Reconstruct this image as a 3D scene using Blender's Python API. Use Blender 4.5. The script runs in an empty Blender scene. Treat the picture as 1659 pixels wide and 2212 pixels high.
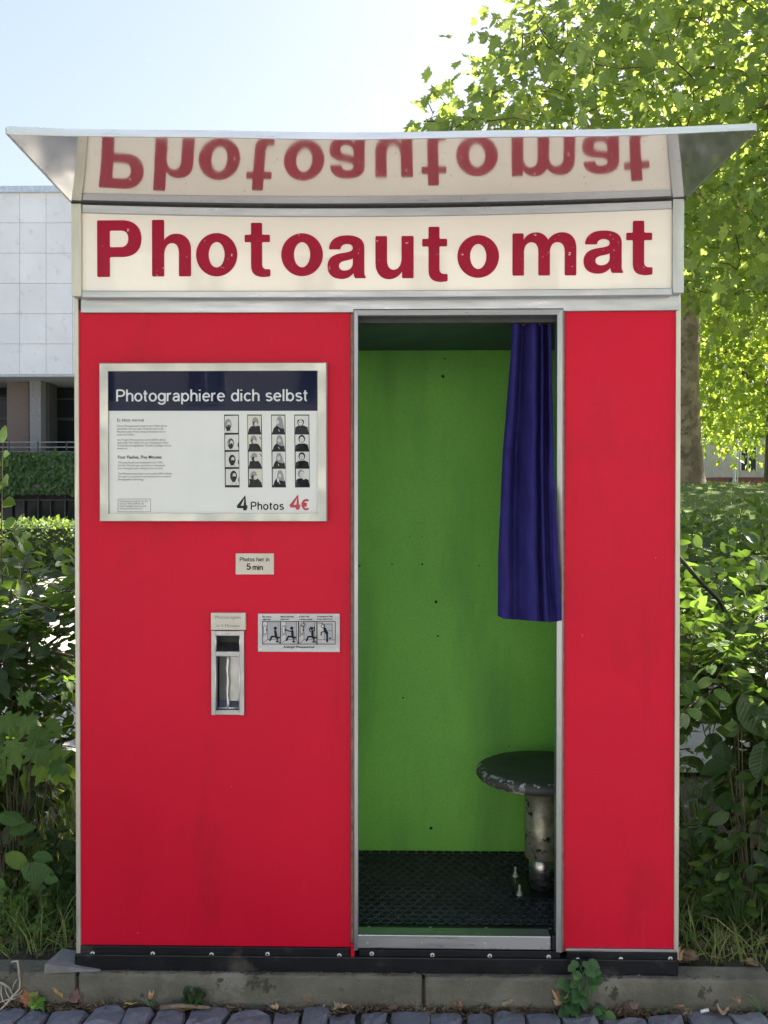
import bpy, bmesh, math, random
import numpy as np
from mathutils import Vector, Matrix, Euler

random.seed(7)
rng = np.random.default_rng(7)
R = math.radians
sc = bpy.context.scene

# ------------------------------------------------------------------ camera
CAM = Vector((0.0, -2.345, 1.27))
FPX = 2037.0                      # focal length in units of a 1659 x 2212 picture
CROT = Euler((R(90 - 0.6), 0, R(1.16)))
cam = bpy.data.cameras.new('camera')
cam.sensor_fit = 'VERTICAL'
cam.angle = 2 * math.atan(1106 / FPX)
cam.clip_start = 0.05
cam.clip_end = 2000
camo = bpy.data.objects.new('camera', cam)
camo.location = CAM
camo.rotation_euler = CROT
sc.collection.objects.link(camo)
sc.camera = camo
CM = CROT.to_matrix()

# ------------------------------------------------------------------ light
SUN_EL, SUN_AZ = 44.0, 52.0       # azimuth from +Y towards +X
to_sun = Vector((math.sin(R(SUN_AZ)) * math.cos(R(SUN_EL)), math.cos(R(SUN_AZ)) * math.cos(R(SUN_EL)), math.sin(R(SUN_EL))))
w = bpy.data.worlds.new('World'); sc.world = w; w.use_nodes = True
nt = w.node_tree
bg = nt.nodes['Background']
sky = nt.nodes.new('ShaderNodeTexSky')
sky.sky_type = 'NISHITA'; sky.sun_disc = False
sky.sun_elevation = R(SUN_EL); sky.sun_rotation = R(SUN_AZ)
sky.air_density = 1.0; sky.dust_density = 2.1; sky.ozone_density = 1.2
bg.inputs['Strength'].default_value = 0.058
# thin high cloud spread over the whole sky
tc = nt.nodes.new('ShaderNodeTexCoord')
mp = nt.nodes.new('ShaderNodeMapping'); mp.inputs['Scale'].default_value = (1, 1, 2.2); mp.inputs['Location'].default_value = (0.35, 0.1, 0.62)
nz = nt.nodes.new('ShaderNodeTexNoise'); nz.inputs['Scale'].default_value = 3.4; nz.inputs['Detail'].default_value = 7; nz.inputs['Roughness'].default_value = 0.52
rp = nt.nodes.new('ShaderNodeValToRGB')
rp.color_ramp.elements[0].position = 0.64; rp.color_ramp.elements[0].color = (0, 0, 0, 1)
rp.color_ramp.elements[1].position = 0.85; rp.color_ramp.elements[1].color = (0.8, 0.8, 0.8, 1)
mx = nt.nodes.new('ShaderNodeMix'); mx.data_type = 'RGBA'
mx.inputs[7].default_value = (9.0, 9.2, 9.6, 1)
L = nt.links.new
L(tc.outputs['Generated'], mp.inputs['Vector']); L(mp.outputs['Vector'], nz.inputs['Vector'])
L(nz.outputs['Fac'], rp.inputs['Fac']); L(rp.outputs['Color'], mx.inputs[0])
L(sky.outputs['Color'], mx.inputs[6])
# sky colour compressed over the whole dome to even its brightness: s * k / (s + k)
SKY_K = (6.6, 5.3, 5.8)
va = nt.nodes.new('ShaderNodeVectorMath'); va.operation = 'ADD'; va.inputs[1].default_value = SKY_K
vm = nt.nodes.new('ShaderNodeVectorMath'); vm.operation = 'MULTIPLY'; vm.inputs[1].default_value = SKY_K
vd = nt.nodes.new('ShaderNodeVectorMath'); vd.operation = 'DIVIDE'
L(mx.outputs[2], va.inputs[0]); L(mx.outputs[2], vm.inputs[0]); L(vm.outputs[0], vd.inputs[0]); L(va.outputs[0], vd.inputs[1])
L(vd.outputs[0], bg.inputs['Color'])

sun = bpy.data.lights.new('sun', 'SUN'); sun.energy = 3.6; sun.angle = R(0.5); sun.color = (1.0, 0.93, 0.82)
so = bpy.data.objects.new('sun', sun); so.rotation_euler = (-to_sun).to_track_quat('-Z', 'Y').to_euler()
so.location = to_sun * 60
sc.collection.objects.link(so)

sc.view_settings.view_transform = 'Standard'; sc.view_settings.look = 'None'
sc.view_settings.gamma = 1.0; sc.view_settings.use_curve_mapping = False
sc.view_settings.exposure = 3.08
sc.view_settings.use_white_balance = True          # the camera is balanced for open shade
sc.view_settings.white_balance_temperature = 6600; sc.view_settings.white_balance_tint = 8
sc.render.engine = 'CYCLES'
sc.cycles.max_bounces = 8; sc.cycles.diffuse_bounces = 4; sc.cycles.glossy_bounces = 4
sc.cycles.transmission_bounces = 6; sc.cycles.transparent_max_bounces = 8
sc.cycles.use_denoising = True

# ------------------------------------------------------------------ helpers
def px(x, y, Y):
    """point of the plane Y seen at (x, y) of the 1659 x 2212 picture"""
    d = CM @ Vector(((x - 829.5) / FPX, -(y - 1106) / FPX, -1))
    return CAM + d * ((Y - CAM.y) / d.y)
def rect(x0, y0, x1, y1, Y):
    xm, ym = (x0 + x1) / 2, (y0 + y1) / 2
    return px(x0, ym, Y).x, px(x1, ym, Y).x, px(xm, y1, Y).z, px(xm, y0, Y).z
def project(P):
    """(N,3) -> picture x, y, depth"""
    P = np.asarray(P, float) - np.array(CAM)
    M3 = np.array(CM)
    q = P @ M3
    dep = -q[:, 2]
    dep = np.where(np.abs(dep) < 1e-3, 1e-3, dep)
    return 829.5 + FPX * q[:, 0] / dep, 1106 - FPX * q[:, 1] / dep, -q[:, 2]

def link(o, parent=None):
    sc.collection.objects.link(o)
    if parent is not None:
        o.parent = parent
        if parent.type == 'EMPTY':
            o.matrix_parent_inverse = Matrix.Translation(-parent.location)
    return o
def tag(o, label=None, cat=None, group=None, kind=None):
    if label: o['label'] = label
    if cat: o['category'] = cat
    if group: o['group'] = group
    if kind: o['kind'] = kind
    return o
def thing(name, loc, label, cat, group=None):
    o = bpy.data.objects.new(name, None); o.location = loc; o.empty_display_size = 0.05
    sc.collection.objects.link(o)
    return tag(o, label, cat, group)
def mobj(name, me, m=None, parent=None, smooth=False):
    if m is not None:
        for mm in (m if isinstance(m, (list, tuple)) else [m]): me.materials.append(mm)
    if smooth:
        me.polygons.foreach_set('use_smooth', [True] * len(me.polygons))
    return link(bpy.data.objects.new(name, me), parent)
def pyd(name, v, f, m, parent=None, smooth=False, mi=None):
    me = bpy.data.meshes.new(name); me.from_pydata([tuple(a) for a in v], [], f)
    o = mobj(name, me, m, parent, smooth)
    if mi is not None: me.polygons.foreach_set('material_index', mi)
    me.update()
    return o
def bmo(name, bm, m, parent=None, smooth=False):
    me = bpy.data.meshes.new(name); bm.to_mesh(me); bm.free()
    return mobj(name, me, m, parent, smooth)
def box_bm(x0, x1, y0, y1, z0, z1, bev=0.0, seg=2):
    bm = bmesh.new()
    bmesh.ops.create_cube(bm, size=1)
    for v in bm.verts:
        v.co = Vector((x0 + (v.co.x + .5) * (x1 - x0), y0 + (v.co.y + .5) * (y1 - y0), z0 + (v.co.z + .5) * (z1 - z0)))
    if bev > 0: bmesh.ops.bevel(bm, geom=bm.edges[:], offset=bev, segments=seg, affect='EDGES', profile=.5)
    return bm
def box(name, x0, x1, y0, y1, z0, z1, m, parent=None, bev=0.0):
    return bmo(name, box_bm(x0, x1, y0, y1, z0, z1, bev), m, parent)
def bend(o, fn, cuts=28):
    """cut a bar along X and shift its vertices with fn(co)"""
    bm = bmesh.new(); bm.from_mesh(o.data)
    xs = [v.co.x for v in bm.verts]; a, b = min(xs), max(xs)
    for i in range(1, cuts):
        g = bm.verts[:] + bm.edges[:] + bm.faces[:]
        bmesh.ops.bisect_plane(bm, geom=g, plane_co=(a + (b - a) * i / cuts, 0, 0), plane_no=(1, 0, 0))
    for v in bm.verts: v.co = fn(v.co)
    bm.to_mesh(o.data); bm.free()
    return o
def tube(pts, rad, n=6, caps=True):
    pts = [Vector(p) for p in pts]; V = []; F = []
    for i, p in enumerate(pts):
        t = (pts[min(i + 1, len(pts) - 1)] - pts[max(i - 1, 0)]).normalized()
        a = t.orthogonal().normalized() if i == 0 else (a - t * a.dot(t)).normalized()
        b = t.cross(a); r = rad[i] if isinstance(rad, (list, tuple)) else rad
        for k in range(n):
            an = 2 * math.pi * k / n
            V.append(p + (a * math.cos(an) + b * math.sin(an)) * r)
    for i in range(len(pts) - 1):
        for k in range(n):
            F.append((i * n + k, i * n + (k + 1) % n, (i + 1) * n + (k + 1) % n, (i + 1) * n + k))
    if caps:
        F.append(tuple(range(n))[::-1]); F.append(tuple((len(pts) - 1) * n + k for k in range(n)))
    return V, F
class Soup:
    def __init__(s): s.v = []; s.f = []; s.m = []
    def add(s, VF, mi=0):
        o = len(s.v); s.v += [tuple(p) for p in VF[0]]
        s.f += [tuple(i + o for i in f) for f in VF[1]]; s.m += [mi] * len(VF[1]); return s
    def build(s, name, m, parent=None, smooth=False):
        return pyd(name, s.v, s.f, m, parent, smooth, s.m)
def lathe(prof, cx, cy, n=40):
    V = []; F = []
    for r, z in prof:
        for k in range(n):
            a = 2 * math.pi * k / n; V.append((cx + r * math.cos(a), cy + r * math.sin(a), z))
    for i in range(len(prof) - 1):
        for k in range(n):
            F.append((i * n + k, i * n + (k + 1) % n, (i + 1) * n + (k + 1) % n, (i + 1) * n + k))
    F.append(tuple(range(n))[::-1]); F.append(tuple((len(prof) - 1) * n + k for k in range(n)))
    return V, F

# ------------------------------------------------------------------ materials
def nodes_of(name):
    m = bpy.data.materials.new(name); m.use_nodes = True
    t = m.node_tree
    return m, t, t.nodes['Principled BSDF'], t.links.new
def coords(t, scale=(1, 1, 1)):
    c = t.nodes.new('ShaderNodeTexCoord'); p = t.nodes.new('ShaderNodeMapping')
    p.inputs['Scale'].default_value = scale
    t.links.new(c.outputs['Object'], p.inputs['Vector'])
    return p.outputs['Vector']
def noise(t, vec, scale, detail=4, rough=.55):
    n = t.nodes.new('ShaderNodeTexNoise'); n.inputs['Scale'].default_value = scale
    n.inputs['Detail'].default_value = detail; n.inputs['Roughness'].default_value = rough
    t.links.new(vec, n.inputs['Vector']); return n.outputs['Fac']
def ramp(t, fac, stops):
    r = t.nodes.new('ShaderNodeValToRGB'); e = r.color_ramp.elements
    while len(e) < len(stops): e.new(.5)
    for el, (p, c) in zip(e, stops):
        el.position = p; el.color = (*c, 1) if len(c) == 3 else c
    t.links.new(fac, r.inputs['Fac']); return r.outputs['Color']
def mixc(t, fac, a, b, mode='MIX'):
    m = t.nodes.new('ShaderNodeMix'); m.data_type = 'RGBA'; m.blend_type = mode
    for s, i in ((fac, 0), (a, 6), (b, 7)):
        if hasattr(s, 'is_output'): t.links.new(s, m.inputs[i])
        else: m.inputs[i].default_value = s if i == 0 else (*s, 1)
    return m.outputs[2]
def maprange(t, fac, a, b, lo, hi):
    n = t.nodes.new('ShaderNodeMapRange')
    for i, v in zip((1, 2, 3, 4), (a, b, lo, hi)): n.inputs[i].default_value = v
    t.links.new(fac, n.inputs[0]); return n.outputs[0]
def bumpn(t, b, h, strength=.3, dist=.002):
    n = t.nodes.new('ShaderNodeBump'); n.inputs['Strength'].default_value = strength; n.inputs['Distance'].default_value = dist
    t.links.new(h, n.inputs['Height']); t.links.new(n.outputs['Normal'], b.inputs['Normal'])
def mat(name, col, rough=.5, metal=0., var=.18, scale=9., bump=.0, bscale=90., bdist=.002, col2=None, c2at=.62, rv=.08, spec=.5, coat=0., stretch=(1, 1, 1), wear=None):
    m, t, b, l = nodes_of(name)
    v = coords(t, stretch)
    n1 = noise(t, v, scale, 5)
    lo = tuple(c * (1 - var) for c in col); hi = tuple(min(1, c * (1 + var)) for c in col)
    c = ramp(t, n1, [(.3, lo), (.7, hi)])
    if col2 is not None:
        n2 = noise(t, v, scale * .37 + 2.2, 6, .65)
        c = mixc(t, maprange(t, n2, c2at - .04, c2at + .08, 0, 1), c, col2)
    if wear is not None:
        n3 = noise(t, v, wear[1], 5, .7)
        c = mixc(t, maprange(t, n3, wear[2], wear[2] + .03, 0, 1), c, wear[0])
    l(c, b.inputs['Base Color'])
    l(maprange(t, noise(t, v, scale * 2.3, 4), .3, .7, max(.02, rough - rv), min(1, rough + rv)), b.inputs['Roughness'])
    b.inputs['Metallic'].default_value = metal
    b.inputs['Specular IOR Level'].default_value = spec
    b.inputs['Coat Weight'].default_value = coat; b.inputs['Coat Roughness'].default_value = .06
    if bump: bumpn(t, b, noise(t, v, bscale, 4, .6), bump, bdist)
    return m

def leaf_mat(name, dark, light, trans, gloss=.42, tfac=.45):
    """two-sided leaf: green diffuse, light coming through, a soft sheen, ribs from the leaf's own UV"""
    m, t, b, l = nodes_of(name)
    at = t.nodes.new('ShaderNodeAttribute'); at.attribute_name = 'var'
    oi = t.nodes.new('ShaderNodeObjectInfo')
    ad = t.nodes.new('ShaderNodeMath'); ad.operation = 'ADD'
    l(at.outputs['Fac'], ad.inputs[0]); l(oi.outputs['Random'], ad.inputs[1])
    fr = t.nodes.new('ShaderNodeMath'); fr.operation = 'FRACT'; l(ad.outputs[0], fr.inputs[0])
    c = ramp(t, fr.outputs[0], [(0.0, dark), (.55, tuple((a + b_) / 2 for a, b_ in zip(dark, light))), (.88, light), (1.0, (light[0] * 2.3, light[1] * 1.75, light[2] * 1.3))])  # top stop yellows a few leaves as if the sun lit them
    uv = t.nodes.new('ShaderNodeUVMap')
    sx = t.nodes.new('ShaderNodeSeparateXYZ'); l(uv.outputs['UV'], sx.inputs[0])
    ab = t.nodes.new('ShaderNodeMath'); ab.operation = 'ABSOLUTE'; l(sx.outputs[0], ab.inputs[0])
    ml = t.nodes.new('ShaderNodeMath'); ml.operation = 'MULTIPLY_ADD'; l(ab.outputs[0], ml.inputs[0]); ml.inputs[1].default_value = -.55; l(sx.outputs[1], ml.inputs[2])
    wv = t.nodes.new('ShaderNodeMath'); wv.operation = 'MULTIPLY'; l(ml.outputs[0], wv.inputs[0]); wv.inputs[1].default_value = 62
    sn = t.nodes.new('ShaderNodeMath'); sn.operation = 'SINE'; l(wv.outputs[0], sn.inputs[0])
    rib = maprange(t, sn.outputs[0], .55, 1, 0, .3)
    mid = maprange(t, ab.outputs[0], 0, .022, .6, 0)
    mxm = t.nodes.new('ShaderNodeMath'); mxm.operation = 'MAXIMUM'; l(rib, mxm.inputs[0]); l(mid, mxm.inputs[1])
    c = mixc(t, mxm.outputs[0], c, tuple(min(1, x * 1.7 + .015) for x in light))
    l(c, b.inputs['Base Color'])
    b.inputs['Roughness'].default_value = gloss; b.inputs['Specular IOR Level'].default_value = .45
    bumpn(t, b, sn.outputs[0], .25, .002)
    tr = t.nodes.new('ShaderNodeBsdfTranslucent')
    tcol = mixc(t, fr.outputs[0], tuple(x * .75 for x in trans), tuple(min(1, x * 1.2) for x in trans))
    l(tcol, tr.inputs['Color'])
    ms = t.nodes.new('ShaderNodeMixShader'); ms.inputs[0].default_value = tfac
    l(b.outputs[0], ms.inputs[1]); l(tr.outputs[0], ms.inputs[2])
    l(ms.outputs[0], t.nodes['Material Output'].inputs['Surface'])
    return m

def red_panel_mat():
    m, t, b, l = nodes_of('red_laminate')
    v = coords(t)
    c = ramp(t, noise(t, v, 1.6, 5, .6), [(.3, (.53, .003, .026)), (.7, (.63, .004, .033))])
    fine = noise(t, v, 420, 2, .6)
    c = mixc(t, maprange(t, fine, .35, .7, 0, .22), c, (.40, .005, .017))
    sm = noise(t, coords(t, (1, 1, .35)), 5.5, 6, .7)
    c = mixc(t, maprange(t, sm, .54, .72, 0, .42), c, (.30, .006, .016))
    stk = noise(t, coords(t, (1, 1, .05)), 38, 4, .65)               # rain streaks
    c = mixc(t, maprange(t, stk, .62, .78, 0, .34), c, (.62, .03, .05))
    scv = noise(t, coords(t, (.12, 1, 1)), 140, 3, .6)               # hairline scratches
    c = mixc(t, maprange(t, scv, .735, .75, 0, .28), c, (.62, .06, .08))
    sp = noise(t, v, 55, 2, .5)
    c = mixc(t, maprange(t, sp, .768, .78, 0, .45), c, (.75, .45, .45))
    l(c, b.inputs['Base Color'])
    l(maprange(t, noise(t, v, 3.2, 5), .3, .7, .36, .5), b.inputs['Roughness'])
    b.inputs['Specular IOR Level'].default_value = .17
    addn = t.nodes.new('ShaderNodeMath'); addn.operation = 'MULTIPLY_ADD'
    l(noise(t, v, 3.5, 3, .5), addn.inputs[0]); addn.inputs[1].default_value = 9; l(fine, addn.inputs[2])
    bumpn(t, b, addn.outputs[0], .25, .0007)
    return m
RED = red_panel_mat()
def metal_mat(name, col, rough, stretch=(1, 1, 8), dirt=(.25, .23, .18), dat=.66, bump=.12, metal=.9, scale=7):
    m, t, b, l = nodes_of(name)
    v = coords(t, stretch)
    c = ramp(t, noise(t, v, scale, 6, .6), [(.3, tuple(x * .82 for x in col)), (.7, tuple(min(1, x * 1.08) for x in col))])
    v2 = coords(t)
    c = mixc(t, maprange(t, noise(t, v2, 14, 7, .7), dat, dat + .12, 0, .65), c, dirt)
    l(c, b.inputs['Base Color']); b.inputs['Metallic'].default_value = metal
    l(maprange(t, noise(t, v, scale * 3, 5), .3, .7, rough * .75, min(1, rough * 1.35)), b.inputs['Roughness'])
    bumpn(t, b, noise(t, v2, 40, 5, .6), bump, .0015)
    return m
ALU = metal_mat('aluminium_trim', (.43, .45, .47), .34, (5, 5, .5))
ALU_H = metal_mat('aluminium_rail', (.41, .43, .46), .34, (.5, 5, 5))
ALU_G = metal_mat('greenish_trim', (.54, .53, .45), .45, (5, 5, .5), metal=.55)
ALU_F = metal_mat('frame_aluminium', (.46, .47, .44), .42, (1, 1, 1), metal=.65)
CAST = metal_mat('cast_metal', (.40, .41, .42), .38, (1, 1, 1), dirt=(.16, .14, .12), dat=.6, bump=.4, scale=22)
STEEL = metal_mat('tube_steel', (.42, .41, .38), .26, (1, 1, 5))
SCREW = mat('screw_metal', (.72, .72, .70), .35, .7, .1)
def mirror_mat():
    m, t, b, l = nodes_of('canopy_underside')
    v = coords(t)
    c = ramp(t, noise(t, v, 2.4, 6, .65), [(.3, (.68, .66, .66)), (.7, (.80, .785, .78))])
    spots = noise(t, coords(t, (1, .45, 1)), 95, 3, .6)
    c = mixc(t, maprange(t, spots, .66, .70, 0, .6), c, (.33, .27, .27))
    big = noise(t, v, 26, 2, .5)
    c = mixc(t, maprange(t, big, .77, .79, 0, .55), c, (.2, .15, .14))
    l(c, b.inputs['Base Color']); b.inputs['Metallic'].default_value = .86
    l(maprange(t, noise(t, v, 9, 6, .7), .3, .75, .04, .11), b.inputs['Roughness'])
    wv = noise(t, v, 5, 2, .4)
    bumpn(t, b, wv, .12, .004)
    return m
MIRROR = mirror_mat()
def sign_mat():
    m, t, b, l = nodes_of('sign_acrylic')
    v = coords(t)
    c = ramp(t, noise(t, v, 2.2, 4), [(.3, (.79, .735, .66)), (.7, (.84, .80, .73))])
    l(c, b.inputs['Base Color']); b.inputs['Roughness'].default_value = .28
    b.inputs['Coat Weight'].default_value = .7; b.inputs['Coat Roughness'].default_value = .03
    bumpn(t, b, noise(t, v, 6, 2, .4), .05, .004)
    return m
CREAM = sign_mat()
LETTER = mat('letter_red', (.32, .004, .032), .5, 0, .08, 14, spec=.2, wear=((.66, .50, .46), 60, .645))
GREEN = None
def green_mat():
    m, t, b, l = nodes_of('green_wall')
    v = coords(t)
    c = ramp(t, noise(t, v, 1.7, 4), [(.3, (.16, .46, .075)), (.7, (.21, .55, .09))])
    g = noise(t, v, 330, 2, .6)
    c = mixc(t, maprange(t, g, .4, .7, 0, .35), c, (.09, .22, .045))
    sc_ = noise(t, coords(t, (1, 1, .2)), 30, 4, .6)
    c = mixc(t, maprange(t, sc_, .74, .78, 0, .4), c, (.2, .4, .12))
    dark_patches = noise(t, coords(t, (1, 1, .22)), 4.2, 5, .6)          # soft darker areas, stretched vertically
    c = mixc(t, maprange(t, dark_patches, .48, .68, 0, .55), c, (.07, .20, .05))
    scr = noise(t, coords(t, (1, 1, .06)), 75, 3, .6)
    c = mixc(t, maprange(t, scr, .70, .74, 0, .35), c, (.26, .42, .2))
    l(c, b.inputs['Base Color']); b.inputs['Roughness'].default_value = .62; b.inputs['Specular IOR Level'].default_value = .3
    bumpn(t, b, g, .25, .0006)
    return m
GREEN = green_mat()
BLACK = mat('black_paint', (.007, .008, .011), .42, 0, .3, 12, .3, 60, col2=(.06, .056, .05), c2at=.60, spec=.3)
RUBBER = mat('black_rubber', (.034, .038, .048), .36, 0, .35, 9, .4, 160, col2=(.045, .045, .045), c2at=.64)
DARK = mat('dark_metal', (.03, .032, .036), .5, .2)
CURT = mat('blue_cloth', (.026, .022, .122), .95, 0, .12, 30, .4, 700, .0005, spec=.06)
WHITE = mat('poster_white', (.82, .81, .80), .5, 0, .03, 4)
NAVY = mat('poster_navy', (.010, .014, .045), .6, 0, .1, 4, spec=.12)
INK = mat('black_ink', (.012, .013, .019), .6, 0, .05, spec=.15)
INKG = mat('grey_ink', (.14, .14, .15), .5, 0, .05)
REDINK = mat('red_ink', (.55, .03, .07), .5, 0, .05)
WINK = mat('white_ink', (.85, .85, .88), .5, 0, .02)
PLATE = mat('ivory_plate', (.55, .52, .44), .42, 0, .06, 10)
PALU = metal_mat('plate_aluminium', (.42, .43, .46), .4, (.6, 5, 5), metal=.6, dat=.75, bump=.03)
MID = mat('grey_tone', (.27, .27, .29), .5, 0, .05)
SKIN = mat('photo_pale', (.66, .65, .64), .5, 0, .05)
PBG = mat('photo_ground', (.70, .69, .67), .5, 0, .06, 12)
PBG2 = mat('photo_ground_warm', (.68, .64, .55), .5, 0, .06, 12)

def pane_mat():
    m, t, b, l = nodes_of('clear_pane')
    for nd in list(t.nodes):
        if nd.type == 'BSDF_PRINCIPLED': t.nodes.remove(nd)
    tr = t.nodes.new('ShaderNodeBsdfTransparent'); tr.inputs[0].default_value = (.96, .97, .97, 1)
    gl = t.nodes.new('ShaderNodeBsdfGlossy'); gl.inputs['Roughness'].default_value = .02
    fr = t.nodes.new('ShaderNodeFresnel'); fr.inputs['IOR'].default_value = 1.14
    ms = t.nodes.new('ShaderNodeMixShader')
    l(fr.outputs[0], ms.inputs[0]); l(tr.outputs[0], ms.inputs[1]); l(gl.outputs[0], ms.inputs[2])
    l(ms.outputs[0], t.nodes['Material Output'].inputs['Surface'])
    return m
PANE = pane_mat()

# ================================================================== ground
def sstep(a, b, x):
    t = np.clip((x - a) / (b - a), 0, 1); return t * t * (3 - 2 * t)
GZ = 0.09
def ground_z(X, Y):
    X = np.asarray(X, float); Y = np.asarray(Y, float)
    mound = sstep(4.2, 11.0, Y) * sstep(-1.5, 2.5, X) * (1.46 - .035 * np.clip(X - 4, 0, 30) + .016 * np.clip(Y - 13, 0, 120))
    return GZ + mound + .012 * np.sin(X * 3.1 + 1) * np.sin(Y * 2.3) * sstep(.1, .6, Y)
def grid_sheet(name, xs, ys, zf, m, kind='structure'):
    X, Y = np.meshgrid(xs, ys); Z = zf(X, Y)
    V = np.stack([X.ravel(), Y.ravel(), Z.ravel()], 1); nx = len(xs)
    F = [(j * nx + i, j * nx + i + 1, (j + 1) * nx + i + 1, (j + 1) * nx + i) for j in range(len(ys) - 1) for i in range(nx - 1)]
    return tag(pyd(name, V, F, m, None, True), kind=kind)
SOIL = mat('soil_ground', (.075, .060, .042), .95, 0, .5, 3, .8, 25, .02, col2=(.06, .075, .03), c2at=.5)
LAWN = mat('lawn_grass', (.055, .095, .022), .9, 0, .4, 2.2, .9, 45, .03, col2=(.10, .11, .04), c2at=.6)
PATH = mat('path_paving', (.31, .30, .275), .9, 0, .2, 2.5, .5, 40, .006, col2=(.2, .19, .17), c2at=.6)
gm, gt, gb, gl_ = nodes_of('ground_cover')
gv = coords(gt)
gsep = gt.nodes.new('ShaderNodeSeparateXYZ'); gl_(gv, gsep.inputs[0])
soilc = ramp(gt, noise(gt, gv, 3, 6, .7), [(.3, (.04, .032, .024)), (.7, (.10, .08, .055))])
lawnc = ramp(gt, noise(gt, gv, 2.2, 6, .7), [(.3, (.06, .11, .024)), (.55, (.11, .17, .04)), (.75, (.18, .19, .07))])
gl_(mixc(gt, maprange(gt, gsep.outputs[1], 3.6, 4.4, 0, 1), soilc, lawnc), gb.inputs['Base Color'])
gb.inputs['Roughness'].default_value = .95; bumpn(gt, gb, noise(gt, gv, 40, 5, .7), .9, .03)
xs = np.concatenate([np.linspace(-400, -30, 10), np.linspace(-25, 25, 101), np.linspace(30, 400, 10)])
ys = np.concatenate([np.linspace(.043, 1, 8), np.linspace(1.5, 30, 58), np.linspace(34, 120, 20), np.linspace(150, 700, 8)])
ground = grid_sheet('ground', xs, ys, ground_z, gm)
# the paved path behind the hedges, wider on the left
px_, py_ = np.linspace(-26, 1.0, 28), np.linspace(1.7, 12.2, 20)
path = grid_sheet('path', np.linspace(-26, -.6, 40), py_, lambda X, Y: ground_z(X, Y) + .018, PATH)
path2 = grid_sheet('path', np.linspace(-.6, 9, 30), np.linspace(1.7, 4.3, 8), lambda X, Y: ground_z(X, Y) + .018, PATH)
COURT = mat('court_asphalt', (.12, .12, .125), .9, 0, .2, 2, .5, 60)
court = grid_sheet('courtyard', np.linspace(-40, -2, 20), np.linspace(14.4, 31.5, 8), lambda X, Y: ground_z(X, Y) + .02, COURT)

# street side in front of the kerb: bedding sand, then cobbles set one by one
PAVE = mat('sidewalk_slab', (.09, .09, .092), .9, 0, .2, 2, .4, 30)
BED = mat('joint_dirt', (.035, .031, .027), .95, 0, .5, 30, .9, 120, .006)
bed = grid_sheet('gutter', np.array([-60, -8, -2.5, 2.5, 8, 60.]), np.array([-.45, -.2, -.026]), lambda X, Y: X * 0 + .012, BED)
pavem = grid_sheet('pavement', np.array([-60, -8, -2.5, 2.5, 8, 60.]), np.array([-5.2, -3, -1, -.45]), lambda X, Y: X * 0 + .016, PAVE)
road = grid_sheet('road', np.array([-200, -60, -8, 8, 60, 200.]), np.array([-200, -60, -20, -5.2]), lambda X, Y: X * 0 - .09, mat('road_asphalt', (.20, .20, .20), .9, 0, .2, 2, .4, 60))
COB = mat('cobble_stone', (.105, .115, .145), .6, 0, .45, 14, .9, 45, .006, col2=(.20, .19, .18), c2at=.62, rv=.15)
def cobble_mat():
    m, t, b, l = nodes_of('cobble_basalt')
    oi = t.nodes.new('ShaderNodeObjectInfo'); g = t.nodes.new('ShaderNodeNewGeometry')
    n1 = noise(t, g.outputs['Position'], 38, 6, .7)
    c = mixc(t, n1, (.07, .078, .10), (.30, .31, .36))
    c = mixc(t, maprange(t, oi.outputs['Random'], 0, 1, .0, .7), c, (.15, .16, .19))
    c = mixc(t, maprange(t, noise(t, g.outputs['Position'], 120, 4, .6), .62, .7, 0, .6), c, (.34, .33, .31))
    l(c, b.inputs['Base Color'])
    l(maprange(t, n1, .3, .7, .3, .62), b.inputs['Roughness'])
    bumpn(t, b, noise(t, g.outputs['Position'], 60, 5, .65), .9, .006)
    return m
COB = cobble_mat()
def cobble_mesh(seed):
    r = random.Random(seed); bm = box_bm(-.5, .5, -.5, .5, 0, 1)
    bmesh.ops.subdivide_edges(bm, edges=bm.edges[:], cuts=2, use_grid_fill=True)
    for v in bm.verts:
        x, y, z = v.co
        k = 1 - .05 * (abs(x * 2) ** 4 + abs(y * 2) ** 4) * (z > .9)
        ins = .94 if z > .9 else 1
        v.co = (x * ins + r.uniform(-.07, .07), y * ins + r.uniform(-.09, .09), z * k + r.uniform(-.07, .07) * (z > .5))
    bmesh.ops.bevel(bm, geom=[e for e in bm.edges if len(e.link_faces) == 2 and e.calc_face_angle() > .8], offset=.04, segments=1, affect='EDGES')
    me = bpy.data.meshes.new('cobble'); bm.to_mesh(me); bm.free(); me.materials.append(COB)
    return me
cobs = [cobble_mesh(i) for i in range(7)]
for row in range(4):
    yc = -.098 - row * .098; x = -1.25 + random.uniform(0, .05)
    while x < 1.2:
        wd = random.uniform(.062, .118)
        o = link(bpy.data.objects.new('cobble', random.choice(cobs)), bed)
        o.location = (x + wd / 2, yc + random.uniform(-.010, .010), -.035); o.rotation_euler = (random.uniform(-.05, .05), random.uniform(-.05, .05), random.uniform(-.07, .07))
        o.scale = (wd - .006, .094 + random.uniform(-.006, .008), .062 + random.uniform(-.006, .006))
        x += wd
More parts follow.
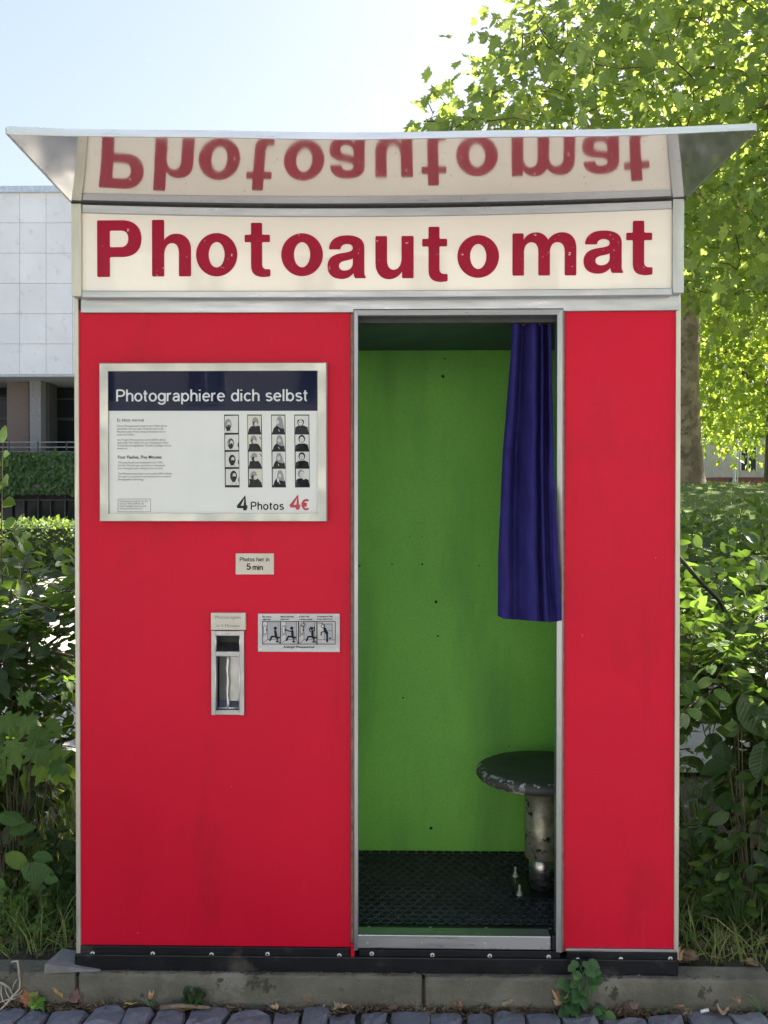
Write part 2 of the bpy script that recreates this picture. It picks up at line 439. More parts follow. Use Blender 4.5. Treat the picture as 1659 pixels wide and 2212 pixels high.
# kerb of long concrete edging stones
KERB = mat('kerb_concrete', (.135, .128, .10), .85, 0, .28, 11, .8, 70, .006, col2=(.21, .20, .17), c2at=.6, wear=((.055, .058, .04), 16, .60))
kerb = tag(bpy.data.objects.new('kerb', None), kind='structure'); kerb.location = (0, 0, 0); sc.collection.objects.link(kerb)
jx = [px(165, 2140, -.03).x, px(915, 2140, -.03).x]; pitch = jx[1] - jx[0]
for k in range(-3, 4):
    x0, x1 = jx[0] + k * pitch + .0035, jx[0] + (k + 1) * pitch - .0035
    bm = box_bm(x0, x1, -.028, .043, -.1, .099, .007, 2)
    o = bmo('kerb_stone', bm, KERB, kerb)
    bend(o, lambda c: Vector((c.x, c.y + (random.uniform(-.001, .0018) if c.y < 0 else 0), c.z - (abs(random.gauss(0, .0014)) if c.z > .09 and c.y < 0 else 0))), 46)
    o.location.z = random.uniform(-.0015, .0015); o.location.y = random.uniform(-.002, .001)
box('mortar', jx[0] - 3 * pitch, jx[0] + 4 * pitch, -.02, .04, -.1, .088, BED, kerb)

# ================================================================== photo booth
XL, XR = px(165, 1300, 0).x, px(1466, 1300, 0).x
ZB = px(830, 2105, -.015).z
ZF = px(950, 2019, 0).z
DEPTH = .76
booth = thing('photo_booth', ((XL + XR) / 2, .3, ZB), 'red photo booth with metal trim, lettered sign and mirrored canopy', 'photo booth')
# depth of the green wall from where it meets the floor
d_ = CM @ Vector(((950 - 829.5) / FPX, -(1836 - 1106) / FPX, -1))
YB = CAM.y + d_.y * ((ZF - CAM.z) / d_.z)
ZC = px(950, 757, YB).z

def holed(name, X0, X1, Z0, Z1, h, Y0, Y1, m, parent):
    xs = [X0, h[0], h[1], X1]; zs = [Z0, h[2], h[3], Z1]
    S = Soup()
    for i in range(3):
        for j in range(3):
            if i == 1 and j == 1: continue
            for Y, fl in ((Y0, False), (Y1, True)):
                q = [(xs[i], Y, zs[j]), (xs[i + 1], Y, zs[j]), (xs[i + 1], Y, zs[j + 1]), (xs[i], Y, zs[j + 1])]
                S.add((q[::-1] if fl else q, [(0, 1, 2, 3)]))
    for a, b in (((X0, Z0), (X1, Z0)), ((X1, Z0), (X1, Z1)), ((X1, Z1), (X0, Z1)), ((X0, Z1), (X0, Z0)),
                 ((h[0], h[2]), (h[0], h[3])), ((h[0], h[3]), (h[1], h[3])), ((h[1], h[3]), (h[1], h[2])), ((h[1], h[2]), (h[0], h[2]))):
        S.add(([(a[0], Y0, a[1]), (a[0], Y1, a[1]), (b[0], Y1, b[1]), (b[0], Y0, b[1])], [(0, 1, 2, 3)]))
    return S.build(name, m, parent)

X0, X1, Z0, Z1 = rect(173, 668, 757, 2046, 0)
hx0, hx1, hz0, hz1 = rect(464, 1366, 522, 1538, 0)
holed('front_panel', X0, X1, Z0, Z1, (hx0, hx1, hz0, hz1), 0, .018, RED, booth)
PX0, PX1 = X0, X1
X0, X1, Z0, Z1 = rect(1220, 668, 1457, 2056, 0)
box('front_panel', X0, X1, 0, .018, Z0, Z1, RED, booth)
QX0, QX1, QZ0 = X0, X1, Z0
# corner posts
for a, b, bot in ((162, 172, 2068), (1458, 1468.5, 2074)):
    X0, X1, Z0, Z1 = rect(a, 640, b, bot, -.005)
    box('corner_post', X0, X1, -.006, .03, Z0, Z1, ALU_G, booth, .0022)
# thin dark gap beside the left post and beside the door frame
X0, X1, Z0, Z1 = rect(757, 672, 764, 2052, 0)
box('edge_strip', X0 + .0004, X1, .003, .016, Z0, Z1, mat('edge_brown', (.22, .17, .13), .6, 0, .4, 40), booth)
X0, X1, Z0, Z1 = rect(1216, 672, 1220, 2056, 0)
box('edge_strip', X0, X1 - .0004, .002, .016, Z0, Z1, mat('edge_rust', (.26, .15, .10), .6, 0, .5, 40), booth)
# header rail
sagmid = (XL + XR) / 2; sagw = (XR - XL) / 2
def sag(amount): return lambda c: Vector((c.x, c.y, c.z - amount * (1 - ((c.x - sagmid) / sagw) ** 2)))
X0, X1, Z0, Z1 = rect(174, 639, 1467, 673, -.01)
bend(box('header_rail', X0, X1, -.010, .02, Z0, Z1, ALU_H, booth, .002), sag(.002))
# door frame, mitred bars
X0, X1, Z0, Z1 = rect(763, 666, 1217, 2056, -.02)
IX0, IX1, _, IZ1 = rect(773, 679.5, 1203.5, 2056, -.02)
def mitre_bar(name, outer, inner, Y0, Yin, Y1, m, parent):
    (a, b), (c, d) = outer, inner            # outer edge a-b, inner edge d-c in (x, z)
    (p, q), (r, s) = inner, outer
    V = [(a[0], Y0 + .003, a[1]), (b[0], Y0 + .003, b[1]), (d[0], Yin, d[1]), (c[0], Yin, c[1])]
    e = .0022
    cx = [(V[0][0] + V[3][0]) / 2, (V[0][2] + V[3][2]) / 2]
    ridge0 = (a[0] * .75 + c[0] * .25, Y0, a[1] * .75 + c[1] * .25); ridge1 = (b[0] * .75 + d[0] * .25, Y0, b[1] * .75 + d[1] * .25)
    V = [(a[0], Y1, a[1]), (b[0], Y1, b[1]), (a[0], Y0 + .004, a[1]), (b[0], Y0 + .004, b[1]), ridge0, ridge1, (c[0], Yin, c[1]), (d[0], Yin, d[1]), (c[0], Y1, c[1]), (d[0], Y1, d[1])]
    F = [(0, 1, 3, 2), (2, 3, 5, 4), (4, 5, 7, 6), (6, 7, 9, 8), (8, 9, 1, 0), (0, 2, 4, 6, 8), (1, 9, 7, 5, 3)]
    return pyd(name, V, F, m, parent)
fr_ = bpy.data.objects.new('door_frame', None)
DF = -.020
mitre_bar('door_frame', ((X0, Z0), (X0, Z1)), ((IX0, Z0), (IX0, IZ1)), DF, DF + .005, .02, ALU, booth)
mitre_bar('door_frame', ((X0, Z1), (X1, Z1)), ((IX0, IZ1), (IX1, IZ1)), DF, DF + .005, .02, ALU_H, booth)
mitre_bar('door_frame', ((X1, Z1), (X1, Z0)), ((IX1, IZ1), (IX1, Z0)), DF, DF + .005, .02, ALU, booth)
bpy.data.objects.remove(fr_)
DX0, DX1, DZ1 = IX0, IX1, IZ1
# screws of every size share one mesh
def screw_mesh():
    S = Soup(); n = 12
    prof = [(1, .0), (1, .35), (.82, .55), (.42, .6), (.36, .28), (0.001, .28)]
    V = [(r * math.cos(2 * math.pi * k / n), -h, r * math.sin(2 * math.pi * k / n)) for r, h in prof for k in range(n)]
    F = [(i * n + k, i * n + (k + 1) % n, (i + 1) * n + (k + 1) % n, (i + 1) * n + k) for i in range(len(prof) - 1) for k in range(n)]
    me = bpy.data.meshes.new('screw'); me.from_pydata(V, [], F); me.materials.append(SCREW); me.materials.append(INK)
    mi = [0] * len(F)
    for k in range(3 * n, 5 * n): mi[k] = 1
    me.polygons.foreach_set('material_index', mi)
    return me
SCR = screw_mesh()
def screw(x, y, Y, r, parent, name='screw'):
    p = px(x, y, Y); o = link(bpy.data.objects.new(name, SCR), parent)
    o.location = p; o.scale = (r, r * .6, r); o.rotation_euler = (0, random.uniform(0, 6), 0)
    return o
# kick plates with screws, and the black base beam
def kick(x0, y0, x1, y1, Yf, scr, m=BLACK):
    X0, X1, Z0, Z1 = rect(x0, y0, x1, y1, Yf)
    o = box('kick_plate', X0, X1, Yf, .03, Z0, Z1, m, booth, .0015)
    for sx, sy in scr: screw(sx, sy, Yf - .0002, .0056, o)
    return o
kick(174, 2046, 756, 2070, -.008, [(200, 2060), (330, 2060), (457, 2062), (578, 2061), (733, 2064)])
kick(776, 2053, 1210, 2077, -.006, [(803, 2060), (934, 2063), (1058, 2065), (1185, 2067)])
kick(1224, 2057, 1464, 2082, -.008, [(1248, 2073), (1341, 2072), (1448, 2071)])
X0, X1, Z0, Z1 = rect(1222, 2050.5, 1463, 2056.5, -.009)
box('edge_strip', X0, X1, -.009, .01, Z0, Z1, ALU_H, booth, .001)
X0, X1, Z0, Z1 = rect(161, 2068, 1466, 2103, -.013)
box('base_beam', X0, X1, -.013, DEPTH, Z0, Z1, BLACK, booth, .003)
# frame foot: chipped end of the red panel edge beside the sill
X0, X1, Z0, Z1 = rect(757, 2040, 766, 2068, -.011)
box('panel_foot', X0, X1, -.0115, .0, Z0, Z1, RED, booth, .003)
# sill
X0, X1, Z0, Z1 = rect(772, 2021, 1190, 2051, -.014)
sill = box('sill', X0, X1, -.014, .03, Z0, Z1, ALU_H, booth, .0025)
for sx in (794, 911, 1048, 1183): screw(sx, 2037 + (sx - 794) * .004, -.0142, .0022, sill)
X0, X1, Z0, Z1 = rect(1190, 2022, 1206, 2053, -.008)
box('sill_end', X0 + .001, X1, -.008, .03, Z0, Z1, BLACK, booth, .002)

# interior: floor mat, green walls, ceiling
IXL, IXR = px(700, 1300, 0).x, px(1440, 1300, 0).x
box('floor_plate', IXL, IXR, .031, YB, ZB + .03, ZF - .014, DARK, booth)
def mat_mesh():
    S = Soup(); n = 10
    xa, xb, ya, yb = DX0 - .03, IXR - .005, .062, YB - .004
    zt, zl = ZF - .0015, ZF - .0065
    p = .0275; cols = int((xb - xa) / p); rows = int((yb - ya) / (p * .92)); ph = (yb - ya) / rows; pw = (xb - xa) / cols
    for j in range(rows):
        off = (pw / 2) if j % 2 else 0
        for i in range(-1 if j % 2 else 0, cols):
            x0 = xa + i * pw + off; x1 = x0 + pw; x0c = max(xa, x0); x1c = min(xb, x1); cx, cy = (x0 + x1) / 2, ya + (j + .5) * ph
            if cx - pw * .42 < xa or cx + pw * .42 > xb:
                S.add(([(x0c, cy - ph / 2, zt), (x1c, cy - ph / 2, zt), (x1c, cy + ph / 2, zt), (x0c, cy + ph / 2, zt)], [(0, 1, 2, 3)])); continue
            V = []
            for k in range(n):
                a = 2 * math.pi * (k + .5) / n; c, s = math.cos(a), math.sin(a); q = max(abs(c), abs(s))
                V.append((cx + c / q * pw / 2, cy + s / q * ph / 2, zt))
            for rr, z in ((.40, zt), (.36, zt + .0013), (.33, zl), (.30, zl)):
                for k in range(n):
                    a = 2 * math.pi * (k + .5) / n; V.append((cx + math.cos(a) * pw * rr, cy + math.sin(a) * ph * rr, z))
            F = [(r * n + k, r * n + (k + 1) % n, (r + 1) * n + (k + 1) % n, (r + 1) * n + k) for r in range(4) for k in range(n)]
            F.append(tuple(4 * n + k for k in range(n)))
            S.add((V, F)); S.m[-len(F) + 2 * n:] = [1] * (len(F) - 2 * n)
    return S
mo = mat_mesh().build('floor_mat', [RUBBER, mat('rubber_hollow_shade', (.008, .008, .009), .7, 0, .3, 9)], booth)  # hollows coloured darker than the mat to deepen their shade
X0, X1 = DX0 - .02, DX1 + .1
st = box('floor_strip', X0, X1, .032, .061, ZF - .012, ZF - .003, mat('strip_green', (.008, .011, .009), .5, 0, .4, 20), booth, .001)
for sx in (797, 930, 1050, 1188):
    o = link(bpy.data.objects.new('screw', SCR), st); o.location = (px(sx, 2010, .046).x, .046, ZF - .003); o.scale = (.004, .0015, .004); o.rotation_euler = (R(-90), 0, 0)
wall = box('back_wall', IXL, IXR, YB, YB + .02, ZB + .03, ZC + .02, GREEN, booth)
box('inner_wall', IXL - .02, IXL, .019, YB + .02, ZB + .03, ZC + .02, GREEN, booth)
box('inner_wall', IXR, IXR + .02, .019, YB + .02, ZB + .03, ZC + .02, GREEN, booth)
box('inner_ceiling', IXL, IXR, .06, YB - .001, ZC, ZC + .018, mat('ceiling_slate', (.045, .085, .075), .7, 0, .1, 4), booth)
box('door_lintel', DX0 - .03, DX1 + .03, .021, .06, DZ1 - .012, ZC + .06, DARK, booth)
HOLE = bpy.data.meshes.new('screw_hole'); 
HOLE.from_pydata([(math.cos(k * math.pi / 6), -.3, math.sin(k * math.pi / 6)) for k in range(12)] + [(1.5 * math.cos(k * math.pi / 6), 0, 1.5 * math.sin(k * math.pi / 6)) for k in range(12)], [], [tuple(range(12))] + [(k, (k + 1) % 12, 12 + (k + 1) % 12, 12 + k) for k in range(12)])
HOLE.materials.append(INK)
for hx, hy, hr in ((957, 813, .0032), (961, 775, .0018), (1120, 775, .0018), (942, 1300, .0032), (912, 1219, .002), (847, 1219, .0016), (946, 1374, .002), (871, 1507, .0018), (931, 1789, .0032), (912, 1160, .0012), (777, 1222, .002), (1100, 1612, .0016), (885, 1160, .0012), (1035, 1222, .0014)):
    o = link(bpy.data.objects.new('screw_hole', HOLE), wall); o.location = px(hx, hy, YB - .0005); o.scale = (hr, .002, hr)
# curtain rail
p0, p1 = px(768, 694, .045), px(1206, 694, .045)
V, F = tube([(p0.x, .045, p0.z), (p1.x, .045, p0.z)], .0042, 10)
pyd('curtain_rail', V, F, DARK, booth, True)
# outer shell
OUT = mat('shell_grey', (.42, .43, .42), .5, .3, .15, 5)
ZT = px(830, 434, -.04).z
box('side_wall', XL - .001, XL + .012, .031, DEPTH, ZB + .03, ZT, OUT, booth)
box('side_wall', XR - .012, XR + .001, .031, DEPTH, ZB + .03, ZT, OUT, booth)
box('rear_wall', XL + .012, XR - .012, DEPTH - .015, DEPTH - .001, ZB + .03, ZT, OUT, booth)
box('roof', XL - .004, XR + .004, .021, DEPTH + .004, ZT + .0005, ZT + .012, OUT, booth)

# sign box
SY = -.034
X0, X1, Z0, Z1 = rect(155, 440, 1477, 637, SY)
box('sign_box', X0 + .004, X1 - .004, SY + .010, .0195, Z0 + .002, Z1 - .012, OUT, booth)
SX0, SX1, SZ0, SZ1 = X0, X1, Z0, Z1
pX0, pX1, pZ0, pZ1 = rect(176, 450, 1453, 630, SY + .006)
sp = box('sign_panel', pX0, pX1, SY + .004, SY + .0095, pZ0, pZ1, CREAM, booth)
for a, b, t, bt in ((155, 177, 440, 641), (1452, 1477, 430, 634)):
    X0, X1, Z0, Z1 = rect(a, t, b, bt, SY)
    box('sign_post', X0, X1, SY - .004, .02, Z0, Z1, ALU_G if a < 200 else ALU, booth, .002)
X0, X1, Z0, Z1 = rect(177.5, 436, 1451.5, 448, SY)
zl, zr = px(177, 441, SY).z, px(1452, 432, SY).z
def topbar(c):
    u = (c.x - X0) / (X1 - X0); return Vector((c.x, c.y, c.z + (zl + (zr - zl) * u) - Z1 - .014 * (1 - (2 * u - 1) ** 2)))
bend(box('sign_frame_bar', X0, X1, SY - .002, .019, Z1 - .021, Z1, ALU_H, booth, .002), topbar)
X0, X1, Z0, Z1 = rect(177.5, 625, 1451.5, 640.5, SY)
bend(box('sign_frame_bar', X0, X1, SY - .003, .019, Z0, Z1, ALU_H, booth, .002), sag(.003))

# sign letters, outlines in picture units above the baseline
def bez(p0, p1, p2, p3, n=10):
    return [tuple((1 - t) ** 3 * a + 3 * (1 - t) ** 2 * t * b + 3 * (1 - t) * t * t * c + t ** 3 * d for a, b, c, d in zip(p0, p1, p2, p3)) for t in [i / n for i in range(1, n + 1)]]
def ell(cx, cy, rx, ry, n=44): return [(cx + rx * math.cos(2 * math.pi * k / n), cy + ry * math.sin(2 * math.pi * k / n)) for k in range(n)]
def path_pts(*cmd):
    out = []
    for c in cmd:
        if len(c) == 2: out.append(c)
        else: out += bez(out[-1], (c[0], c[1]), (c[2], c[3]), (c[4], c[5]))
    return out
def rounded(P, r=3.0):
    out = []; n = len(P)
    for i in range(n):
        a, b, c = Vector(P[i - 1]), Vector(P[i]), Vector(P[(i + 1) % n])
        u, v = a - b, c - b
        if u.length < 1e-6 or v.length < 1e-6: continue
        if math.pi - u.angle(v) > .6 and u.length > 3 and v.length > 3:
            k = min(r, u.length * .45, v.length * .45); s, e = b + u.normalized() * k, b + v.normalized() * k
            for j in range(5):
                t = j / 4; out.append(tuple(s * (1 - t) ** 2 + b * 2 * t * (1 - t) + e * t * t))
        else: out.append(tuple(b))
    return out
def rot180(P, w, h): return [(w - x, h - y) for x, y in P]
n_arch = lambda xo, w: None
G = {}
G['P'] = (95, 122, [path_pts((0, 0), (27, 0), (27, 43), (54, 43), (80, 43, 95, 58, 95, 82), (95, 107, 80, 122, 54, 122), (0, 122)),
                    path_pts((27, 64), (50, 64), (61, 64, 67, 71, 67, 82), (67, 94, 61, 100, 50, 100), (27, 100))])
G['h'] = (84, 122, [path_pts((0, 0), (26, 0), (26, 45), (26, 62, 33, 72, 43, 72), (53, 72, 58, 63, 58, 50), (58, 0), (84, 0), (84, 57), (84, 79, 71, 92, 53, 92), (41, 92, 32, 87, 26, 78), (26, 122), (0, 122))])
G['o'] = (90, 93, [ell(45, 46.5, 45, 46.5), ell(45, 46.5, 17.5, 27.5)])
G['t'] = (56, 117, [path_pts((14, 117), (38, 117), (38, 91), (55, 91), (55, 75), (38, 75), (38, 27), (38, 19, 42, 15.5, 49, 15.5), (56, 15.5), (56, 0), (42, -1.5), (22, -1, 14, 7, 14, 24), (14, 75), (0, 75), (0, 91), (14, 91))])
G['a'] = (83, 92, [path_pts((83, 0), (60, 0), (57.5, 4, 57, 6, 56.5, 11), (50, 3, 42, -1.5, 31, -1.5), (12, -1.5, 0, 8, 0, 26), (0, 42, 10, 51, 30, 54), (46, 56, 55, 58, 55, 65), (55, 71, 50, 74, 42, 74), (34, 74, 29, 70, 28, 62.5), (3, 62.5), (4, 82, 18, 92.5, 42, 92.5), (67, 92.5, 80, 83, 80, 66), (80, 17), (80, 9, 80.5, 5, 83, 3)),
                   path_pts((55, 43), (50, 40, 45, 39.5, 38, 38), (29, 36, 25, 33, 25, 26.5), (25, 20, 30, 16.5, 37, 16.5), (48, 16.5, 55, 23, 55, 33))])
nn = path_pts((0, 0), (26, 0), (26, 46), (26, 63, 33, 72, 43, 72), (52, 72, 57, 64, 57, 51), (57, 0), (82, 0), (82, 57), (82, 79, 70, 92, 53, 92), (41, 92, 31, 86, 25, 76), (25, 90), (0, 90))
G['u'] = (82, 92, [rot180(nn, 82, 91)])
G['m'] = (138, 93, [path_pts((0, 0), (25, 0), (25, 50), (25, 64, 32, 72, 41, 72), (50, 72, 56, 65, 56, 52), (56, 0), (81, 0), (81, 50), (81, 64, 88, 72, 97, 72), (107, 72, 113, 65, 113, 52), (113, 0), (138, 0), (138, 58), (138, 80, 126, 93, 108, 93), (94, 93, 84, 87, 77, 77), (71, 88, 62, 93, 51, 93), (39, 93, 30, 87, 24, 77), (24, 91), (0, 91))])
def letter_mesh(ch, m):
    w_, h_, outl = G[ch]
    cu = bpy.data.curves.new('letter', 'CURVE'); cu.dimensions = '2D'; cu.fill_mode = 'BOTH'
    for P in outl:
        P = rounded(P) if len(P) != 44 else P
        s = cu.splines.new('POLY'); s.points.add(len(P) - 1); s.use_cyclic_u = True
        for q, p in zip(s.points, P): q.co = (p[0] * .01, p[1] * .01, 0, 1)
    cu.extrude = .0005
    return cu
def curve_to_mesh(cu, name):
    o = bpy.data.objects.new('tmp', cu); sc.collection.objects.link(o)
    dg = bpy.context.evaluated_depsgraph_get()
    me = bpy.data.meshes.new_from_object(o.evaluated_get(dg)); me.name = name
    bpy.data.objects.remove(o); bpy.data.curves.remove(cu)
    return me
for ch, xl, xr, yt, yb in (('P', 210, 305.5, 476, 598), ('h', 328.5, 412.5, 475, 597), ('o', 423.5, 512.5, 503.5, 597), ('t', 528.5, 584, 481.5, 597), ('o', 607.5, 697.5, 504, 596.5),
                           ('a', 707.5, 790, 509, 601), ('u', 811, 893.5, 509, 602), ('t', 912, 967, 490, 607.5), ('o', 988, 1078, 508, 600), ('m', 1107, 1245, 502, 595), ('a', 1260.6, 1346, 498.5, 589.5), ('t', 1353, 1409.6, 477, 593)):
    me = curve_to_mesh(letter_mesh(ch, LETTER), 'letter')
    LY = SY + .0030
    a, b, c, d = rect(xl, yt, xr, yb, LY)
    w_, h_, _ = G[ch]
    co = np.zeros(len(me.vertices) * 3); me.vertices.foreach_get('co', co); co = co.reshape(-1, 3)
    out = np.stack([a + (b - a) * co[:, 0] / (w_ * .01), LY - co[:, 2] * 1.6, c + (d - c) * co[:, 1] / (h_ * .01)], 1)
    me.vertices.foreach_set('co', out.ravel()); me.update()
    me.materials.clear()
    o = mobj('letter', me, LETTER, sp)
    o['label'] = 'red letter %s on the cream sign' % ch

# canopy: nearly level sheet with mirrored underside, sagging in the middle
cL, cR = px(155, 437, SY), px(1481, 428, SY)
YF = -.415
fL, fR = px(16, 288, YF), px(1631, 283, YF)
NX, NY = 36, 8
Vv = []; Ff = []
for j in range(NY + 1):
    v = j / NY
    for i in range(NX + 1):
        u = i / NX
        A = cL.lerp(cR, u); B = fL.lerp(fR, u); p = A.lerp(B, v)
        p.z -= .014 * (1 - (2 * u - 1) ** 2) + .0012 * math.sin(u * 17) * v
        Vv.append(p)
n0 = len(Vv)
Ff = [(j * (NX + 1) + i, (j + 1) * (NX + 1) + i, (j + 1) * (NX + 1) + i + 1, j * (NX + 1) + i + 1) for j in range(NY) for i in range(NX)]
can = pyd('canopy', Vv, Ff, MIRROR, booth, True)
top = [p + Vector((0, 0, .012)) for p in Vv]
pyd('canopy_top', top, [f[::-1] for f in Ff], OUT, can, True)
# fascia strip in two lengths and side strips
def strip(name, pts, h, out, m):
    V = []; F = []
    for p in pts:
        for dz, dy in ((-.001, 0), (-.001, 1), (h, 1), (h, 0)):
            V.append(p + Vector((0, 0, dz)) + out * dy)
    for i in range(len(pts) - 1):
        for k in range(4): F.append((i * 4 + k, (i + 1) * 4 + k, (i + 1) * 4 + (k + 1) % 4, i * 4 + (k + 1) % 4))
    F += [(0, 1, 2, 3), tuple((len(pts) - 1) * 4 + k for k in (3, 2, 1, 0))]
    return pyd(name, V, F, m, can)
front = [Vv[NY * (NX + 1) + i] for i in range(NX + 1)]
FAS = metal_mat('fascia_metal', (.66, .69, .74), .33, (.5, 5, 5), dat=.72)
strip('fascia', [p for p in front[:19]], .0135, Vector((0, -.004, 0)), FAS)
strip('fascia', [p + Vector((0, -.0006, .0002)) for p in front[18:]], .0125, Vector((0, -.0042, 0)), FAS)
strip('side_strip', [Vv[j * (NX + 1)] for j in range(NY + 1)], .012, Vector((-.004, 0, 0)), ALU)
strip('side_strip', [Vv[j * (NX + 1) + NX] for j in range(NY + 1)], .012, Vector((.004, 0, 0)), ALU)
# dark joint where the canopy meets the sign
jp = [Vv[i] + Vector((0, -.0035, -.0045)) for i in range(NX + 1)]
strip('joint', jp, .0040, Vector((0, .02, 0)), BLACK)

# ================================================================== curtain
CY0 = .045
ctl = [(0, .004, 0), (.06, -.008, 0), (.16, -.004, 0), (.25, .034, 0), (.36, .016, 0), (.48, -.014, 0), (.60, -.020, 0), (.665, .004, .0), (.70, .026, 0), (.735, -.004, 0), (.78, -.008, 0), (.83, .024, 0), (.87, .034, 0), (.92, -.002, 0), (1.0, -.006, 0)]
cs = np.array([c[0] for c in ctl]); cyv = np.array([c[1] for c in ctl])
def smooth_interp(s):
    # Catmull-Rom through the fold profile
    i = int(np.clip(np.searchsorted(cs, s) - 1, 0, len(cs) - 2)); t = (s - cs[i]) / (cs[i + 1] - cs[i])
    p0, p1, p2, p3 = cyv[max(i - 1, 0)], cyv[i], cyv[i + 1], cyv[min(i + 2, len(cs) - 1)]
    return .5 * (2 * p1 + (p2 - p0) * t + (2 * p0 - 5 * p1 + 4 * p2 - p3) * t * t + (3 * p1 - p0 - 3 * p2 + p3) * t ** 3)
NS, NV = 110, 130
Vc = []; Fc = []
for j in range(NV + 1):
    v = j / NV
    xl = np.interp(v, [0, .15, .45, .8, 1], [1107, 1102, 1086, 1076, 1075]); xr = np.interp(v, [0, .2, .5, .8, 1], [1190, 1193, 1197, 1206, 1214])
    for i in range(NS + 1):
        s = i / NS
        s2 = s + .012 * math.sin(7 * s + 3 * v) * v
        amp = 1.0 if v > .1 else .55 + 4.5 * v
        yb_ = np.interp(v, [0, .45, .7, 1], [.045, .030, .0, -.018]) * (1 - s) + np.interp(v, [0, .35, .6, 1], [.045, .012, -.028, -.042]) * s
        Y = yb_ + smooth_interp(min(max(s2, 0), 1)) * amp * (1 - .15 * v)
        if v > .8:   # belly near the hem
            Y += -.010 * math.sin((v - .8) / .2 * math.pi) * math.exp(-((s - .35) / .2) ** 2) + .012 * max(0, (v - .9) / .1) * math.exp(-((s - .3) / .22) ** 2) * math.sin((v - .9) / .1 * math.pi)
        yy = 683 + v * (np.interp(s, [0, .08, .6, .85, 1], [1330, 1336, 1342, 1344, 1340]) - 683)
        k_ = sstep(.80, .90, s) * sstep(.35, .62, v)
        Y = Y * (1 - k_) + min(Y, -.0245) * k_
        Y += (.0035 * math.sin(9 * v + 11 * s) + .002 * math.sin(23 * v - 17 * s + 1)) * min(1, v * 3)
        if v > .972: Y -= .0022
        Y = max(Y, -.07)
        Vc.append(px(xl + (xr - xl) * s, yy, Y))
Fc = [(j * (NS + 1) + i, (j + 1) * (NS + 1) + i, (j + 1) * (NS + 1) + i + 1, j * (NS + 1) + i + 1) for j in range(NV) for i in range(NS)]
cur = pyd('curtain', Vc, Fc, CURT, None, True)
md = cur.modifiers.new('thick', 'SOLIDIFY'); md.thickness = .0015
RINGM = mat('ring_steel', (.35, .35, .36), .35, .8)
for rx_ in (1112, 1131, 1149, 1166, 1186):
    c_ = px(rx_, 694, .045)
    V, F = tube([(c_.x + .002 * math.sin(k * 2.1), .045 + .0085 * math.cos(k * math.pi / 7), c_.z - .002 + .0085 * math.sin(k * math.pi / 7)) for k in range(15)], .0013, 6, False)
    pyd('ring', V, F, RINGM, cur, True)
tag(cur, 'dark blue cloth curtain hanging in folds at the right of the booth door', 'curtain')

# ================================================================== stool
SCX, SCY = (1171 - 871) / FPX * 2.64, .295
stool = thing('stool', (SCX, SCY, ZF - .006), 'worn black round stool with steel pedestal inside the booth', 'stool')
SEATM = mat('stool_black', (.022, .024, .022), .42, 0, .35, 14, .3, 60, wear=((.42, .42, .42), 26, .665))
zt = .530
prof = [(.05, zt - .034), (.160, zt - .034), (.176, zt - .030), (.1835, zt - .020), (.1835, zt - .012), (.178, zt - .004), (.170, zt), (.10, zt + .0005), (.02, zt + .0005), (.0005, zt + .0005)]
def seat_mat():
    m, t, b, l = nodes_of('seat_paint')
    v = coords(t)
    c = ramp(t, noise(t, v, 12, 5), [(.3, (.040, .040, .039)), (.7, (.068, .067, .062))])
    # bare metal where the rim is rubbed
    g = t.nodes.new('ShaderNodeNewGeometry')
    pt = t.nodes.new('ShaderNodeVectorMath'); pt.operation = 'DISTANCE'; l(g.outputs['Position'], pt.inputs[0]); pt.inputs[1].default_value = (SCX, SCY, zt)
    rimf = maprange(t, pt.outputs['Value'], .160, .172, 0, 1)
    rimo = maprange(t, pt.outputs['Value'], .1795, .186, 1, 0)
    mu = t.nodes.new('ShaderNodeMath'); mu.operation = 'MULTIPLY'; l(rimf, mu.inputs[0]); l(rimo, mu.inputs[1])
    n2 = maprange(t, noise(t, v, 46, 5, .65), .535, .56, 0, 1)
    m2 = t.nodes.new('ShaderNodeMath'); m2.operation = 'MULTIPLY'; l(mu.outputs[0], m2.inputs[0]); l(n2, m2.inputs[1])
    sp_ = maprange(t, noise(t, v, 30, 4, .6), .70, .72, 0, .8)
    ad = t.nodes.new('ShaderNodeMath'); ad.operation = 'MAXIMUM'; l(m2.outputs[0], ad.inputs[0]); l(sp_, ad.inputs[1])
    l(mixc(t, ad.outputs[0], c, (.40, .40, .39)), b.inputs['Base Color'])
    b.inputs['Roughness'].default_value = .52; b.inputs['Specular IOR Level'].default_value = .35
    bumpn(t, b, noise(t, v, 60, 4), .2, .001)
    return m
V, F = lathe(prof, SCX, SCY, 64)
pyd('seat', V, F, seat_mat(), stool, True)
PEEL = mat('peeling_paint', (.28, .265, .205), .4, .6, .45, 34, .7, 120, wear=((.02, .02, .02), 30, .60))
zj = px(1171, 1849, SCY).z
V, F = lathe([(.048, zt - .034), (.048, zj + .004), (.046, zj), (.03, zj)], SCX, SCY, 40)
pyd('sleeve', V, F, PEEL, stool, True)
V, F = lathe([(.036, zj + .02), (.036, ZF + .004)], SCX, SCY, 40)
pyd('pedestal', V, F, STEEL, stool, True)
box('base_plate', SCX - .085, SCX + .09, SCY - .085, SCY + .09, ZF - .0005, ZF + .004, BLACK, stool, .001)
bolt_v = Soup().add(lathe([(.009, 0), (.009, .002), (.007, .003), (.007, .009), (.0035, .010), (.0035, .026), (.002, .028)], 0, 0, 12))
bme = bpy.data.meshes.new('bolt'); bme.from_pydata(bolt_v.v, [], bolt_v.f); bme.materials.append(SCREW)
